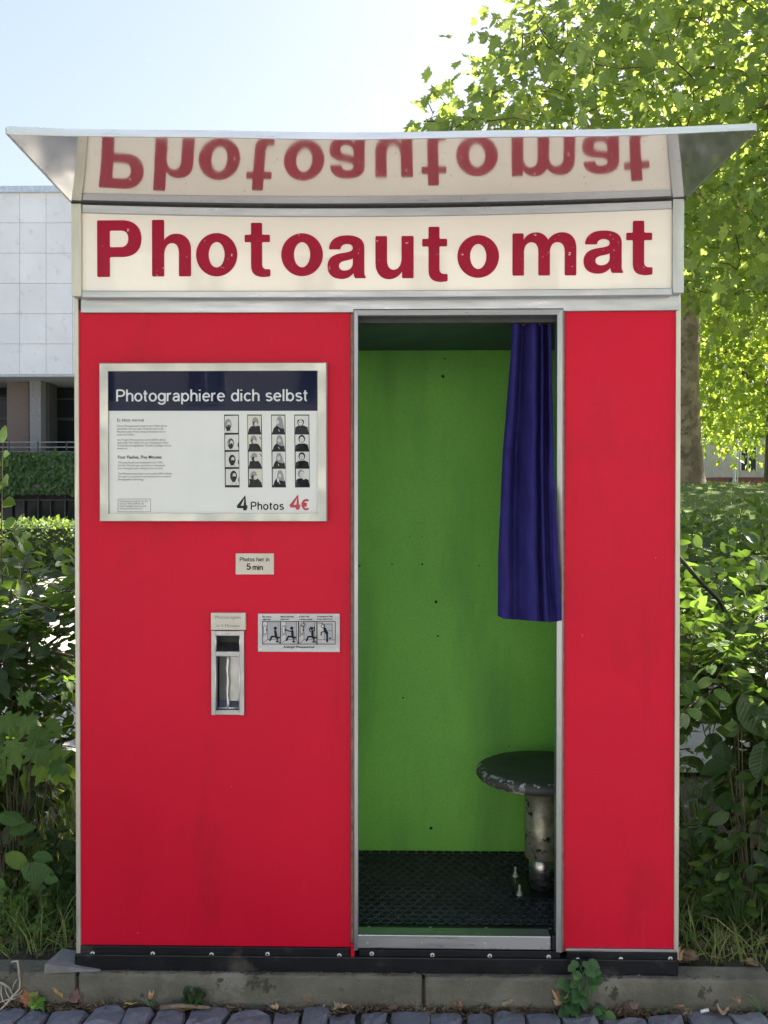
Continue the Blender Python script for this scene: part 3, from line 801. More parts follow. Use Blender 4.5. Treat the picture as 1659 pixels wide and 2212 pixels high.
for bx, by in ((-.07, -.062), (-.066, .066), (.074, -.066), (.07, .07)):
    o = link(bpy.data.objects.new('bolt', bme), stool); o.location = (SCX + bx, SCY + by, ZF + .004)

# ================================================================== lettering helper
def text_mesh(s, bold=0.0):
    cu = bpy.data.curves.new('lettering', 'FONT'); cu.body = s; cu.size = 1; cu.offset = bold; cu.resolution_u = 3
    cu.extrude = .004
    return curve_to_mesh(cu, 'lettering')
CAP = None
def lettering(s, x0, x1, ybase, cap, Y, m, parent, bold=0.0, name='lettering', keep=False):
    """fit a line of text between picture columns x0 and x1, capitals `cap` units high"""
    global CAP
    if CAP is None:
        h = text_mesh('H'); CAP = max(v.co.y for v in h.vertices)
    me = text_mesh(s, bold)
    co = np.zeros(len(me.vertices) * 3); me.vertices.foreach_get('co', co); co = co.reshape(-1, 3)
    mn, mxx = co[:, 0].min(), co[:, 0].max()
    A, B = px(x0, ybase, Y), px(x1, ybase, Y); C = px(x0, ybase - cap, Y)
    out = np.stack([A.x + (B.x - A.x) * (co[:, 0] - mn) / (mxx - mn), Y - co[:, 2] * .03, A.z + (C.z - A.z) * co[:, 1] / CAP], 1)
    me.vertices.foreach_set('co', out.ravel()); me.update(); me.materials.clear()
    return mobj(name, me, m, parent)
def flat(poly, Y):
    """polygon given in picture units, standing on the plane Y"""
    return [tuple(px(x, y, Y)) for x, y in poly], [tuple(range(len(poly)))[::-1]]
def disc(cx, cy, rx, ry, n=14, a0=0): return [(cx + rx * math.cos(a0 + 2 * math.pi * k / n), cy + ry * math.sin(a0 + 2 * math.pi * k / n)) for k in range(n)]
def line(a, b, w_):
    dx, dy = b[0] - a[0], b[1] - a[1]; l_ = math.hypot(dx, dy) or 1; nx_, ny_ = -dy / l_ * w_ / 2, dx / l_ * w_ / 2
    return [(a[0] + nx_, a[1] + ny_), (b[0] + nx_, b[1] + ny_), (b[0] - nx_, b[1] - ny_), (a[0] - nx_, a[1] - ny_)]
class Print:
    """flat print: each patch sits a hair above the last one"""
    def __init__(s, Y): s.Y = Y; s.S = Soup()
    def poly(s, P, mi=0):
        s.Y -= .00003; s.S.add(flat(P, s.Y), mi); return s
    def stroke(s, pts, w_, mi=0):
        for a, b in zip(pts, pts[1:]): s.poly(line(a, b, w_), mi)
        for p in pts: s.poly(disc(p[0], p[1], w_ / 2, w_ / 2, 10), mi)
        return s
    def build(s, name, m, parent): return s.S.build(name, m, parent)

# plain sans-serif letters drawn as strokes of even width (x-height 70, capitals 100)
def arc(cx, cy, rx, ry, a, b, n=14): return [(cx + rx * math.cos(R(a + (b - a) * i / n)), cy + ry * math.sin(R(a + (b - a) * i / n))) for i in range(n + 1)]
SK = {
 'P': (68, [[(5, 0), (5, 95)], [(5, 95), (36, 95)] + arc(36, 70, 25, 25, 90, -90)[1:] + [(5, 45)]]),
 'h': (54, [[(5, 0), (5, 100)], [(5, 42)] + arc(27, 45, 21, 21, 165, 0)[1:] + [(48, 0)]]),
 'n': (54, [[(5, 0), (5, 70)], [(5, 42)] + arc(27, 45, 21, 21, 165, 0)[1:] + [(48, 0)]]),
 'm': (86, [[(5, 0), (5, 70)], [(5, 44)] + arc(23, 47, 18, 19, 165, 0)[1:] + [(41, 0)], [(41, 46)] + arc(60, 47, 19, 19, 165, 0)[1:] + [(79, 0)]]),
 'r': (36, [[(5, 0), (5, 70)], [(5, 40)] + arc(30, 40, 25, 26, 180, 85)[1:]]),
 'o': (60, [arc(30, 35, 25, 31, 90, 450, 26)]),
 'p': (62, [[(5, -26), (5, 70)], arc(30, 35, 24, 31, 170, -170, 24)]),
 'b': (62, [[(5, 0), (5, 100)], arc(30, 35, 24, 31, 170, -170, 24)]),
 'd': (62, [[(55, 0), (55, 100)], arc(30, 35, 24, 31, 10, 350, 24)]),
 'g': (62, [[(55, 70), (55, 2)] + arc(30, -2, 25, 21, 0, -165)[1:], arc(30, 36, 24, 30, 10, 350, 24)]),
 'e': (60, [[(6, 37), (54, 37)] + arc(30, 35, 24.5, 31, 4, 318, 22)[1:]]),
 'c': (56, [arc(30, 35, 25, 31, 42, 318, 20)]),
 'i': (20, [[(8, 0), (8, 68)], [(8, 88), (8, 97)]]),
 'l': (20, [[(8, 0), (8, 100)]]),
 't': (34, [[(14, 90), (14, 16)] + arc(26, 16, 12, 12, 180, 275)[1:], [(1, 66), (31, 66)]]),
 's': (52, [arc(26, 51, 19, 15, 25, 260, 12) + arc(26, 19.5, 21, 15.5, 95, -155, 14)[1:]]),
 'a': (58, [arc(27, 46, 20, 20, 160, 0, 12) + [(47, 12)] + arc(54, 12, 7, 8, 180, 265, 5)[1:], [(47, 40), (34, 38)] + arc(24, 21, 18, 17, 100, 285, 12) + [(40, 10), (47, 20)]]),
 '4': (64, [[(44, 0), (44, 95), (5, 30), (5, 24), (60, 24)]]),
 '5': (60, [[(50, 93), (15, 93), (10, 52)] + arc(28, 32, 24, 27, 130, -150, 18)]),
 ' ': (30, []),
}
SK['€'] = (66, [arc(42, 47, 27, 44, 50, 310, 22), [(4, 56), (48, 56)], [(4, 38), (46, 38)]])
def sans(s, x0, x1, ybase, cap, Y, m, parent, weight=11, name='lettering', gap=9):
    cu = bpy.data.curves.new(name, 'CURVE'); cu.dimensions = '3D'; cu.bevel_depth = weight * .005; cu.bevel_resolution = 2; cu.use_fill_caps = True
    cu.bevel_mode = 'ROUND'; X = 0
    for ch in s:
        w_, strokes = SK[ch]
        for P in strokes:
            sp_ = cu.splines.new('POLY'); closed = len(P) > 20 and math.dist(P[0], P[-1]) < 1
            if closed: P = P[:-1]; sp_.use_cyclic_u = True
            sp_.points.add(len(P) - 1)
            for q, p in zip(sp_.points, P): q.co = ((X + p[0]) * .01, p[1] * .01, 0, 1)
        X += w_ + gap
    me = curve_to_mesh(cu, name)
    co = np.zeros(len(me.vertices) * 3); me.vertices.foreach_get('co', co); co = co.reshape(-1, 3)
    mn, mxx = co[:, 0].min(), co[:, 0].max()
    A, B = px(x0, ybase, Y), px(x1, ybase, Y); C = px(x0, ybase - cap, Y)
    out = np.stack([A.x + (B.x - A.x) * (co[:, 0] - mn) / (mxx - mn), Y - co[:, 2] * .004, A.z + (C.z - A.z) * co[:, 1]], 1)
    me.vertices.foreach_set('co', out.ravel()); me.update(); me.materials.clear()
    return mobj(name, me, m, parent)

# ================================================================== poster frame
PY = -.030
P0 = px(460, 955, 0)
poster = thing('poster_frame', (P0.x, -.01, px(460, 1127, PY).z), 'framed white poster with dark heading, photo strips and price on the red front', 'poster frame')
oX0, oX1, oZ0, oZ1 = rect(214, 783, 706, 1127, PY); iX0, iX1, iZ0, iZ1 = rect(233, 801, 686.5, 1109, PY)
def bar4(parent, o, i, Y0, Y1, m, name='frame_bar', slope=.004):
    ox0, ox1, oz0, oz1 = o; ix0, ix1, iz0, iz1 = i
    for (a, b, c, d) in (((ox0, oz0), (ox0, oz1), (ix0, iz0), (ix0, iz1)), ((ox0, oz1), (ox1, oz1), (ix0, iz1), (ix1, iz1)), ((ox1, oz1), (ox1, oz0), (ix1, iz1), (ix1, iz0)), ((ox1, oz0), (ox0, oz0), (ix1, iz0), (ix0, iz0))):
        def q(p, Y): return (p[0], Y, p[1])
        k = .10
        e0 = (a[0] * (1 - k) + c[0] * k, a[1] * (1 - k) + c[1] * k); e1 = (b[0] * (1 - k) + d[0] * k, b[1] * (1 - k) + d[1] * k)
        V = [q(a, Y1), q(b, Y1), q(a, Y0 + .003), q(b, Y0 + .003), q(e0, Y0), q(e1, Y0), q(c, Y0 + slope * .3), q(d, Y0 + slope * .3), q(c, Y1), q(d, Y1)]
        pyd(name, V, [(0, 1, 3, 2), (2, 3, 5, 4), (4, 5, 7, 6), (6, 7, 9, 8), (8, 9, 1, 0), (0, 2, 4, 6, 8), (1, 9, 7, 5, 3)], m, parent)
bar4(poster, (oX0, oX1, oZ0, oZ1), (iX0, iX1, iZ0, iZ1), PY, -.0005, ALU_F)
SHY = -.0215
sheet = box('poster', iX0 + .0003, iX1 - .0003, SHY, -.001, iZ0 + .0003, iZ1 - .0003, WHITE, poster)
T = SHY - .0003
hb = Print(T); hb.poly([(233.5, 801.5), (686, 801.5), (686, 887.5), (233.5, 887.5)])
hband = hb.build('heading_band', NAVY, poster)
sans('Photographiere dich selbst', 251, 664, 867, 25.5, T - .0004, WINK, hband, 14)
lines = [('Es blitzt viermal', 253, 310.5, 910.5, 6.2, .012, INKG),
         ('Dieser Photoautomat wurde in den 1950er Jahren', 253, 361, 922, 4, 0, INKG), ('entwickelt. Wie vor über 70 Jahren wird in der', 253, 354, 928.2, 4, 0, INKG), ('Maschine jedes Photo analog entwickelt und ist', 253, 357, 934.4, 4, 0, INKG), ('somit ein Unikat.', 253, 290, 940.6, 4, 0, INKG),
         ('Das Projekt Photoautomat wurde 2004 in Berlin', 253.5, 358, 952, 4, 0, INKG), ('gegründet. Wir haben uns zum Ziel gesetzt, diese', 253.5, 363, 958.2, 4, 0, INKG), ('wunderbare fotografische Technik zu pflegen und zu', 253.5, 370, 964.4, 4, 0, INKG), ('bewahren.', 253.5, 276, 970.4, 4, 0, INKG),
         ('Four Flashes, Five Minutes', 254.5, 349, 990.5, 6.2, .02, INK),
         ('This photobooth was developed in the 1950s.', 255, 352, 1001, 4, 0, INKG), ('Just like 70 years ago, each photo is developed', 255, 356, 1007.2, 4, 0, INKG), ('in an analog process, making it one of a kind.', 255, 352, 1013.4, 4, 0, INKG),
         ('The Photoautomat project was founded 2004 in Berlin.', 255, 372, 1025, 4, 0, INKG), ('Our goal is to preserve and maintain this wonderful', 255, 369, 1031.2, 4, 0, INKG), ('photographic technology.', 255, 311, 1037.4, 4, 0, INKG),
         ('Photoautomat GmbH & Co. KG', 258.5, 319, 1084.5, 3.6, 0, INKG), ('Service: +49 163 88 55 333', 258.5, 311, 1089.8, 3.6, 0, INKG), ('Email: info@photoautomat.de', 258.5, 316, 1095, 3.6, 0, INKG), ('www.photoautomat.com', 258.5, 307, 1100.4, 3.6, 0, INKG)]
for s, a, b, yb, cap, bd, m in lines: lettering(s, a, b, yb, cap, T - .0001, m, sheet, bd)
pr = Print(T)
for a, b in (((255, 1078), (325.5, 1078)), ((325.5, 1078), (325.5, 1105.5)), ((325.5, 1105.5), (255, 1105.5)), ((255, 1105.5), (255, 1078))): pr.poly(line(a, b, .9))
pr.build('text_box_outline', INKG, sheet)
sans('4', 511.5, 534.5, 1102.5, 31, T - .0004, INK, sheet, 23)
sans('Photos', 541.5, 613.5, 1101, 17, T - .0004, INK, sheet, 16, gap=14)
sans('4', 625.5, 648.5, 1101, 31, T - .0004, REDINK, sheet, 23)
sans('€', 651, 668, 1101, 23, T - .0004, REDINK, sheet, 19)
# photo strips: one sheet each, four frames with a figure. materials: 0 ground, 1 black, 2 grey, 3 pale
PM = [PBG, INK, MID, SKIN]; PM2 = [PBG2, INK, MID, SKIN]
def head(p, cx, cy, r, hair, facedx=0, beard=False, hood=False):
    p.poly(disc(cx, cy, r, r * 1.2), hair)
    p.poly(disc(cx + facedx, cy + r * .22, r * .68, r * .85), 3)
    if beard: p.poly(disc(cx + facedx, cy + r * .95, r * .45, r * .34), 1)
    p.poly(disc(cx + facedx - r * .26, cy + r * .05, r * .13, r * .09, 8), 1); p.poly(disc(cx + facedx + r * .26, cy + r * .05, r * .13, r * .09, 8), 1)
    p.poly(disc(cx + facedx, cy + r * .62, r * .22, r * .07, 8), 1)
colx = [(485, 515), (535, 564.5), (586.5, 615.5), (636.5, 667)]
rowy = [(897, 936), (938, 973), (975, 1010), (1012, 1049)]
for ci, (xa, xb) in enumerate(colx):
    st = Print(T); st.poly([(xa - 1, 895.5), (xb + 1, 895.5), (xb + 2.5, 1053), (xa + .8, 1053)], 0)
    strip_o = st.build('photo_strip', INK, poster)
    strip_o['label'] = ['photo strip of a bearded figure in a pale hood', 'photo strip of a figure in a dark woollen cap', 'photo strip of a figure with long hair', 'photo strip of a short-haired figure in a dark jacket'][ci]
    for ri, (ya, yb) in enumerate(rowy):
        sh = ri * .7; w_ = xb - xa; h_ = yb - ya; a = xa + sh; f = Print(T - .0001); U = lambda u, v: (a + u * w_, ya + v * h_)
        f.poly([U(.02, .02 + .02 * (ci == 0)), U(.98, .02), U(.98, .97), U(.02, .97)], 0)
        if ci == 0:
            cx, cy = [(.26, .42), (.42, .45), (.5, .42), (.58, .34)][ri]
            if ri != 1: f.poly([U(cx - .3, .97), U(cx - .24, .8), U(cx, .74), U(cx + .3, .82), U(cx + .38, .97)], 3); f.stroke([U(cx - .1, .8), U(cx - .12, .95)], .5, 1); f.stroke([U(cx + .16, .82), U(cx + .2, .95)], .5, 1)
            f.poly(disc(*U(cx, cy + .1), w_ * .25, h_ * .32), 2 if ri < 2 else 1)
            f.poly([U(cx - .2, cy + .2), U(cx + .2, cy + .2), U(cx + .12, cy + .44), U(cx - .08, cy + .46)], 1)
            hx, hy = U(cx + .03, cy + .02); head(f, hx, hy, w_ * .17, 2 if ri < 1 else 1, w_ * .02, True)
            if ri: f.poly([U(.98, .5), U(.93, .56), U(.92, .74), U(.98, .82)], 1)
        elif ci == 1:
            cx, cy = [(.55, .38), (.4, .34), (.42, .36), (.36, .42)][ri]
            f.poly([U(.03, .97), U(.08, .78), U(cx - .32, .62), U(cx, .55), U(cx + .34, .6), U(.92, .8), U(.97, .97)], 1)
            if ri == 3: f.poly([U(cx, .55), U(.98, .97), U(.5, .97)], 1)
            f.poly(disc(*U(cx, cy), w_ * .24, h_ * .26), 2)
            hx, hy = U(cx + .03, cy + .08); head(f, hx, hy, w_ * .19, 1, w_ * (.03 if ri < 2 else .1))
            f.poly([U(cx - .22, cy - .02), U(cx - .14, cy - .22), U(cx + .02, cy - .28), U(cx + .18, cy - .2), U(cx + .25, cy - .02)], 2)
            if ri in (1, 2): f.poly(disc(*U(.82, .35 + .1 * (ri == 1)), w_ * .12, h_ * .17), 3); f.stroke([U(.85, .15), U(.95, .3)], 1.6, 1)
        elif ci == 2:
            cx, cy = [(.58, .3), (.55, .3), (.5, .34), (.55, .34)][ri]
            f.poly([U(.06, .97), U(.16, .72), U(cx - .2, .56), U(cx + .2, .54), U(.94, .72), U(.97, .97)], 1)
            f.poly([U(cx - .2, cy), U(cx - .12, cy - .22), U(cx + .1, cy - .25), U(cx + .24, cy - .05), U(cx + .36, .75), U(cx + .05, .7), U(cx - .22, .55)], 2)
            hx, hy = U(cx - (.08 if ri == 0 else 0), cy + .05); head(f, hx, hy, w_ * .17, 2, -w_ * (.05 if ri == 0 else 0))
            if ri in (2, 3): f.poly(disc(*U(.16 if ri == 2 else .42, .5 if ri == 2 else .68), w_ * .08, h_ * .13), 3)
            f.stroke([U(cx - .05, .78), U(cx, .9)], 1.0, 3)
        else:
            cx, cy = [(.42, .38), (.48, .28), (.46, .3), (.38, .3)][ri]
            f.poly([U(.02, .97), U(.04, .68), U(cx - .2, .58), U(cx + .2, .56), U(.92, .66), U(.98, .97)], 1)
            hx, hy = U(cx, cy); head(f, hx, hy, w_ * .24, 1 if ri < 3 else 2, w_ * (.0 if ri < 3 else .07))
            if ri == 0: f.poly([U(cx - .3, .02), U(cx + .3, .02), U(cx + .24, .24), U(cx - .24, .24)], 0)
            if ri == 3: f.poly(disc(*U(cx + .2, .56), w_ * .1, h_ * .1), 3)
        f.build('photo', PM2 if ci == 1 else PM, strip_o)
box('glass_pane', iX0 + .0002, iX1 - .0002, SHY - .0042, SHY - .0022, iZ0 + .0002, iZ1 - .0002, PANE, poster)

# ================================================================== small signs
def plate(name, x0, y0, x1, y1, Yf, m, label, cat, bev=.0008):
    a, b, c, d = rect(x0, y0, x1, y1, Yf)
    t_ = thing(name, ((a + b) / 2, 0, c), label, cat)
    return t_, box('plate', a, b, Yf, -.0003, c, d, m, t_, bev)
sg, sgp = plate('sign', 509, 1195.5, 591.5, 1241, -.005, PLATE, 'small ivory sign reading Photos hier in 5 min below the poster', 'sign')
sans('Photos hier in', 518, 582, 1212.5, 8.6, -.0054, INK, sg, 16)
sans('5', 532, 542, 1230.5, 13.2, -.0054, INK, sg, 19)
sans('min', 545.5, 568, 1231, 11.4, -.0054, INK, sg, 19)
for sx in (516, 586): screw(sx, 1219, -.0051, .0016, sg)
ip, ipp = plate('instruction_plate', 557, 1325.5, 734, 1408.5, -.004, PALU, 'grey metal instruction plate with four pictograms of using the booth', 'sign')
# from its own detail picture: u in 0..1659 -> picture
def IU(u, v): return ((630 + u / 7.213) / 1.15732, (1520 + v / 7.213) / 1.15732)
pg = Print(-.0043)
GREYP = 1
for k, (ux, u2) in enumerate(((190, 505), (525, 835), (850, 1165), (1185, 1500))):
    if k < 3:
        pg.poly([IU(ux + 88, 252), IU(u2 - 35, 252), IU(u2 - 35, 570), IU(ux + 88, 570)], 1)
        for a, b in (((ux + 88, 250), (ux + 88, 572)), ((ux + 88, 572), (u2 - 30, 572)), ((ux + 88, 572), (ux + 10, 635)), ((u2 - 35, 572), (u2 - 8, 640)), ((ux, 510), (ux + 85, 465)), ((u2 - 33, 250), (u2 - 33, 572)),
                     ((ux + 18, 330), (ux + 70, 318)), ((ux + 70, 318), (ux + 70, 455)), ((ux + 70, 455), (ux + 18, 475)), ((ux + 18, 475), (ux + 18, 330))):
            pg.poly(line(IU(*a), IU(*b), .85))
        hx, hy = ((420, 365), (718, 365), (1078, 368))[k]
        S_ = [IU(hx + (10 if k else 0), hy + 55), IU(hx + 14, hy + 140)]
        pg.poly(disc(*IU(hx, hy), 3.6, 3.6))
        pg.stroke(S_, 5.4); pg.stroke([IU(hx + 10, hy + 148), IU(hx - 65, hy + 150), IU(hx - 95, hy + 220)], 3.6)
        if k == 1: pg.stroke([IU(hx - 2, hy + 58), IU(hx - 60, hy + 48), IU(hx - 118, hy + 22)], 2.4)
        if k == 2:
            pg.stroke([IU(hx - 25, hy + 60), IU(hx - 48, hy + 20), IU(hx - 20, hy - 20)], 2.2); pg.stroke([IU(hx + 20, hy + 55), IU(hx + 52, hy + 20), IU(hx + 40, hy - 25)], 2.2)
            for q in range(9):
                an = q * 2 * math.pi / 9; pg.poly(line(IU(920 + 18 * math.cos(an), 305 + 18 * math.sin(an)), IU(920 + 58 * math.cos(an), 305 + 52 * math.sin(an)), .9))
        pg.poly(disc(*IU(hx + 40, hy + 168), 5.6, 2.2)); pg.stroke([IU(hx + 34, hy + 180), IU(hx + 34, hy + 238)], 2.2); pg.poly(disc(*IU(hx + 34, hy + 245), 3.8, 1.4))
        pg.stroke([IU(ux + 72, 385), IU(ux + 72, 405)], 2.0)
    else:
        pg.poly([IU(1310, 290), IU(1445, 290), IU(1445, 575), IU(1310, 575)], 1)
        for a, b in (((1310, 290), (1445, 290)), ((1445, 290), (1445, 575)), ((1310, 290), (1310, 575)), ((1185, 575), (1500, 575)), ((1365, 408), (1445, 408))): pg.poly(line(IU(*a), IU(*b), .85))
        pg.poly(disc(*IU(1275, 327), 3.9, 3.9)); pg.poly(disc(*IU(1275, 327), 2.6, 2.6), 2)
        pg.stroke([IU(1310, 375), IU(1350, 455)], 6.4); pg.stroke([IU(1355, 470), IU(1355, 605)], 4.0); pg.stroke([IU(1310, 420), IU(1250, 440), IU(1245, 490)], 2.2)
        pg.poly(disc(*IU(1405, 545), 3, 1.5))
for a, b in (((185, 243), (1503, 243)), ((185, 652), (1503, 652)), ((187, 243), (187, 652)), ((1501, 243), (1501, 652))): pg.poly(line(IU(*a), IU(*b), 1.2))
for ux in (508, 838, 1170): pg.poly(line(IU(ux, 243), IU(ux, 652), 2.0))
pg.build('pictogram_print', [INK, mat('plate_grey', (.33, .34, .36), .5, 0, .05), PALU], ip)
for s, a, b, y, c in (('Platz nehmen', 188, 350, 170, 3.0), ('Adjust seat', 190, 330, 215, 3.0), ('Münzen einwerfen', 517, 755, 168, 3.0), ('Insert coins', 518, 662, 213, 3.0), ('Es blitzt 4 Mal', 850, 1030, 166, 3.0), ('4 photos are taken', 850, 1085, 212, 3.0), ('Photoausgabe in 5 Min.', 1175, 1460, 164, 3.0), ('Photos ready in 5 min.', 1175, 1455, 210, 3.0), ('Analoger Photoautomat', 565, 1128, 718, 4.3), ('5 min.', 1198, 1290, 284, 3.0)):
    p, q = IU(a, y), IU(b, y); lettering(s, p[0], q[0], p[1], c, -.0044 if '5 min' != s[:5] else -.0085, INK, ip, .025)
for u, v in ((150, 135), (830, 130), (1522, 132), (150, 752), (842, 752), (1528, 750)):
    q = IU(u, v); screw(q[0], q[1], -.0041, .0026, ip)

# ================================================================== photo dispenser
def DU(u, v): return ((500 + u / 7.9) / 1.15732, (1520 + v / 7.9) / 1.15732)
a0, a1 = DU(222, 445), DU(872, 2120)
DXa, DXb, DZa, DZb = rect(a0[0], a0[1], a1[0], a1[1], -.010)
disp = thing('photo_dispenser', ((DXa + DXb) / 2, 0, DZa), 'upright metal photo outlet slot with engraved name plate in the red front', 'photo dispenser')
b0, b1 = DU(216, 97), DU(898, 432)
X0, X1, Z0, Z1 = rect(b0[0], b0[1], b1[0], b1[1], -.012)
npl = box('name_plate', X0, X1, -.013, -.0004, Z0, Z1, PLATE, disp, .0006)
q0, q1 = DU(302, 208), DU(808, 208); lettering('Photoausgabe', q0[0], q1[0], q0[1], 6.2, -.0132, INKG, npl, 0)
q0, q1 = DU(330, 376), DU(788, 376); lettering('in 5 Minuten', q0[0], q1[0], q0[1], 6.0, -.0132, INKG, npl, 0)
for u, v in ((268, 265), (842, 268)): q = DU(u, v); screw(q[0], q[1], -.0131, .0032, npl)
u0, u1 = DU(315, 535), DU(785, 868); l0, l1 = DU(312, 940), DU(778, 2025)
uX0, uX1, uZ0, uZ1 = rect(u0[0], u0[1], u1[0], u1[1], -.010); lX0, lX1, lZ0, lZ1 = rect(l0[0], l0[1], l1[0], l1[1], -.010)
bm = box_bm(DXa, lX0, -.011, .014, DZa, DZb, .0012); bmo('frame_bar', bm, CAST, disp)
box('frame_bar', lX1, DXb, -.011, .014, DZa, DZb, CAST, disp, .0012)
box('frame_bar', lX0 - .0005, lX1 + .0005, -.0105, .014, uZ1, DZb - .0008, CAST, disp, .0012)
box('frame_bar', lX0 - .0005, lX1 + .0005, -.0105, .014, lZ1, uZ0, CAST, disp, .0012)
box('frame_bar', lX0 - .0005, lX1 + .0005, -.0105, .014, DZa + .0008, lZ0, CAST, disp, .0012)
# raised lip round the two openings
lip = Soup()
for (xa, xb, za, zb) in ((uX0, uX1, uZ0, uZ1), (lX0, lX1, lZ0, lZ1)):
    for A, B in (((xa, za), (xa, zb)), ((xa, zb), (xb, zb)), ((xb, zb), (xb, za)), ((xb, za), (xa, za))):
        lip.add(tube([(A[0], -.0112, A[1]), (B[0], -.0112, B[1])], .0012, 6))
lip.build('lip', SCREW, disp, True)
# chute behind
box('chute_back', lX0 - .003, lX1 + .003, .052, .055, lZ0 - .004, uZ1 + .004, DARK, disp)
for xa, xb in ((lX0 - .006, lX0 - .0035), (lX1 + .0035, lX1 + .006)): box('chute_side', xa, xb, .0145, .055, lZ0 - .004, uZ1 + .004, CAST, disp)
box('chute_top', lX0 - .003, lX1 + .003, .0145, .051, uZ1 + .0045, uZ1 + .007, DARK, disp)
box('chute_floor', lX0 - .003, lX1 + .003, .0145, .051, lZ0 - .007, lZ0 - .0045, DARK, disp)
m0 = DU(545, 700)
pyd('upper_plate', [(uX0, .046, px(*m0, 0.03).z), (uX1, .046, px(*m0, .03).z), (uX1, .006, uZ0 - .001), (uX0, .006, uZ0 - .001)], [(0, 1, 2, 3)], CAST, disp)
cz = DU(545, 1840); zc_ = px(*cz, .012).z; xm_ = px(*DU(552, 1400), .01).x
pyd('left_plate', [(lX0 + .001, .030, zc_), (xm_ - .001, .020, zc_), (xm_ - .001, .022, lZ1 - .006), (lX0 + .001, .032, lZ1 - .006)], [(0, 1, 2, 3)], metal_mat('chute_dark', (.36, .36, .38), .4, (1, 1, 1), bump=.4), disp)
pyd('right_plate', [(xm_ + .001, .016, zc_), (lX1 - .001, .018, zc_), (lX1 - .001, .018, lZ1 - .006), (xm_ + .001, .018, lZ1 - .006)], [(0, 1, 2, 3)], CAST, disp)
pyd('lower_plate', [(lX0 + .001, .022, lZ0 + .001), (lX1 - .001, .022, lZ0 + .001), (lX1 - .001, .030, zc_), (lX0 + .001, .030, zc_)], [(0, 1, 2, 3)], mat('chute_blue', (.09, .10, .16), .4, .3, .3, 30), disp)
rodp = [(xm_ + .0012 * math.sin(i * 1.9), .006, lZ0 + (lZ1 - lZ0) * i / 8) for i in range(9)]
V, F = tube(rodp, [.0034 + .0008 * math.sin(i * 2.2) for i in range(9)], 8); pyd('welded_rod', V, F, SCREW, disp, True)
V, F = tube([(lX0, .006, lZ1 - .003), (lX1, .006, lZ1 - .003)], .0022, 8); pyd('cross_rod', V, F, SCREW, disp, True)
V, F = tube([(lX0, .006, lZ0 + .003), (lX1, .006, lZ0 + .003)], .0024, 8); pyd('cross_rod', V, F, SCREW, disp, True)

# ================================================================== foliage machinery
def leaf_ovate(n=6, W=.29, fold=.10, droop=.14, ser=0.):
    V = []; UV = []; F = []
    for i in range(n + 1):
        t = i / n
        hw = W * (math.sin(math.pi * min(1, t ** .85)) ** .75 if 0 < t < 1 else 0.0)
        z = -droop * t * t
        wob = .02 * math.sin(i * 2.1)
        V += [(-hw, t, z + fold * hw / W * .6 + wob), (0, t, z), (hw, t, z + fold * hw / W * .6 - wob)]
        UV += [(-hw, t), (0, t), (hw, t)]
    for i in range(n):
        for s in (0, 1):
            a, b, c, d = 3 * i + s, 3 * i + s + 1, 3 * i + s + 4, 3 * i + s + 3
            if i == 0: F.append((b if s == 0 else a, c, d))
            elif i == n - 1: F.append((a, b, c if s == 0 else d))
            else: F += [(a, b, c), (a, c, d)]
    return np.array(V), np.array(F), np.array(UV)
def leaf_lobed(scale=1.0):
    half = [(0, .0), (.10, -.06), (.26, -.02), (.20, .10), (.50, .16), (.36, .28), (.56, .46), (.30, .46), (.22, .58), (.26, .78), (.12, .76), (0, 1.02)]
    outl = half + [(-x, y) for x, y in half[-2:0:-1]]
    V = [(0, .30, 0)] + [(x * (1 + .08 * (scale - 1)), y, (.10 * abs(x) + .05 * math.sin(9 * x + 7 * y) - .10 * y * y) * (2.2 * scale - 1.0)) for x, y in outl]
    n = len(outl); F = [(0, 1 + k, 1 + (k + 1) % n) for k in range(n)]
    return np.array(V), np.array(F), np.array([(v[0], v[1]) for v in V])
def leaf_diamond():
    V = [(0, 0, 0), (.34, .45, .08), (0, 1, -.08), (-.34, .45, .08)]
    return np.array(V), np.array([(0, 1, 2), (0, 2, 3)]), np.array([(v[0], v[1]) for v in V])
HORN, LOBE, DIAM = leaf_ovate(), leaf_lobed(), leaf_diamond()
HORN_M = [leaf_ovate(6, .29, .10, .14), leaf_ovate(6, .33, .16, .02), leaf_ovate(6, .26, .05, .26), leaf_ovate(6, .31, -.08, .10)]
def frames(f, n):
    f = f / np.linalg.norm(f, axis=1, keepdims=True)
    x = np.cross(f, n); x /= np.linalg.norm(x, axis=1, keepdims=True) + 1e-9
    z = np.cross(x, f)
    return np.stack([x, f, z], 2)           # columns
def leaf_data(base, name, m):
    V, F, UV = base
    me = bpy.data.meshes.new(name); me.from_pydata([tuple(v) for v in V], [], [tuple(int(i) for i in f) for f in F])
    uvl = me.uv_layers.new(name='UVMap'); li = np.array([l.vertex_index for l in me.loops]); uvl.data.foreach_set('uv', UV[li].ravel())
    a = me.attributes.new('var', 'FLOAT', 'POINT'); a.data.foreach_set('value', np.zeros(len(V)))
    me.polygons.foreach_set('use_smooth', [True] * len(F)); me.materials.append(m)
    return me
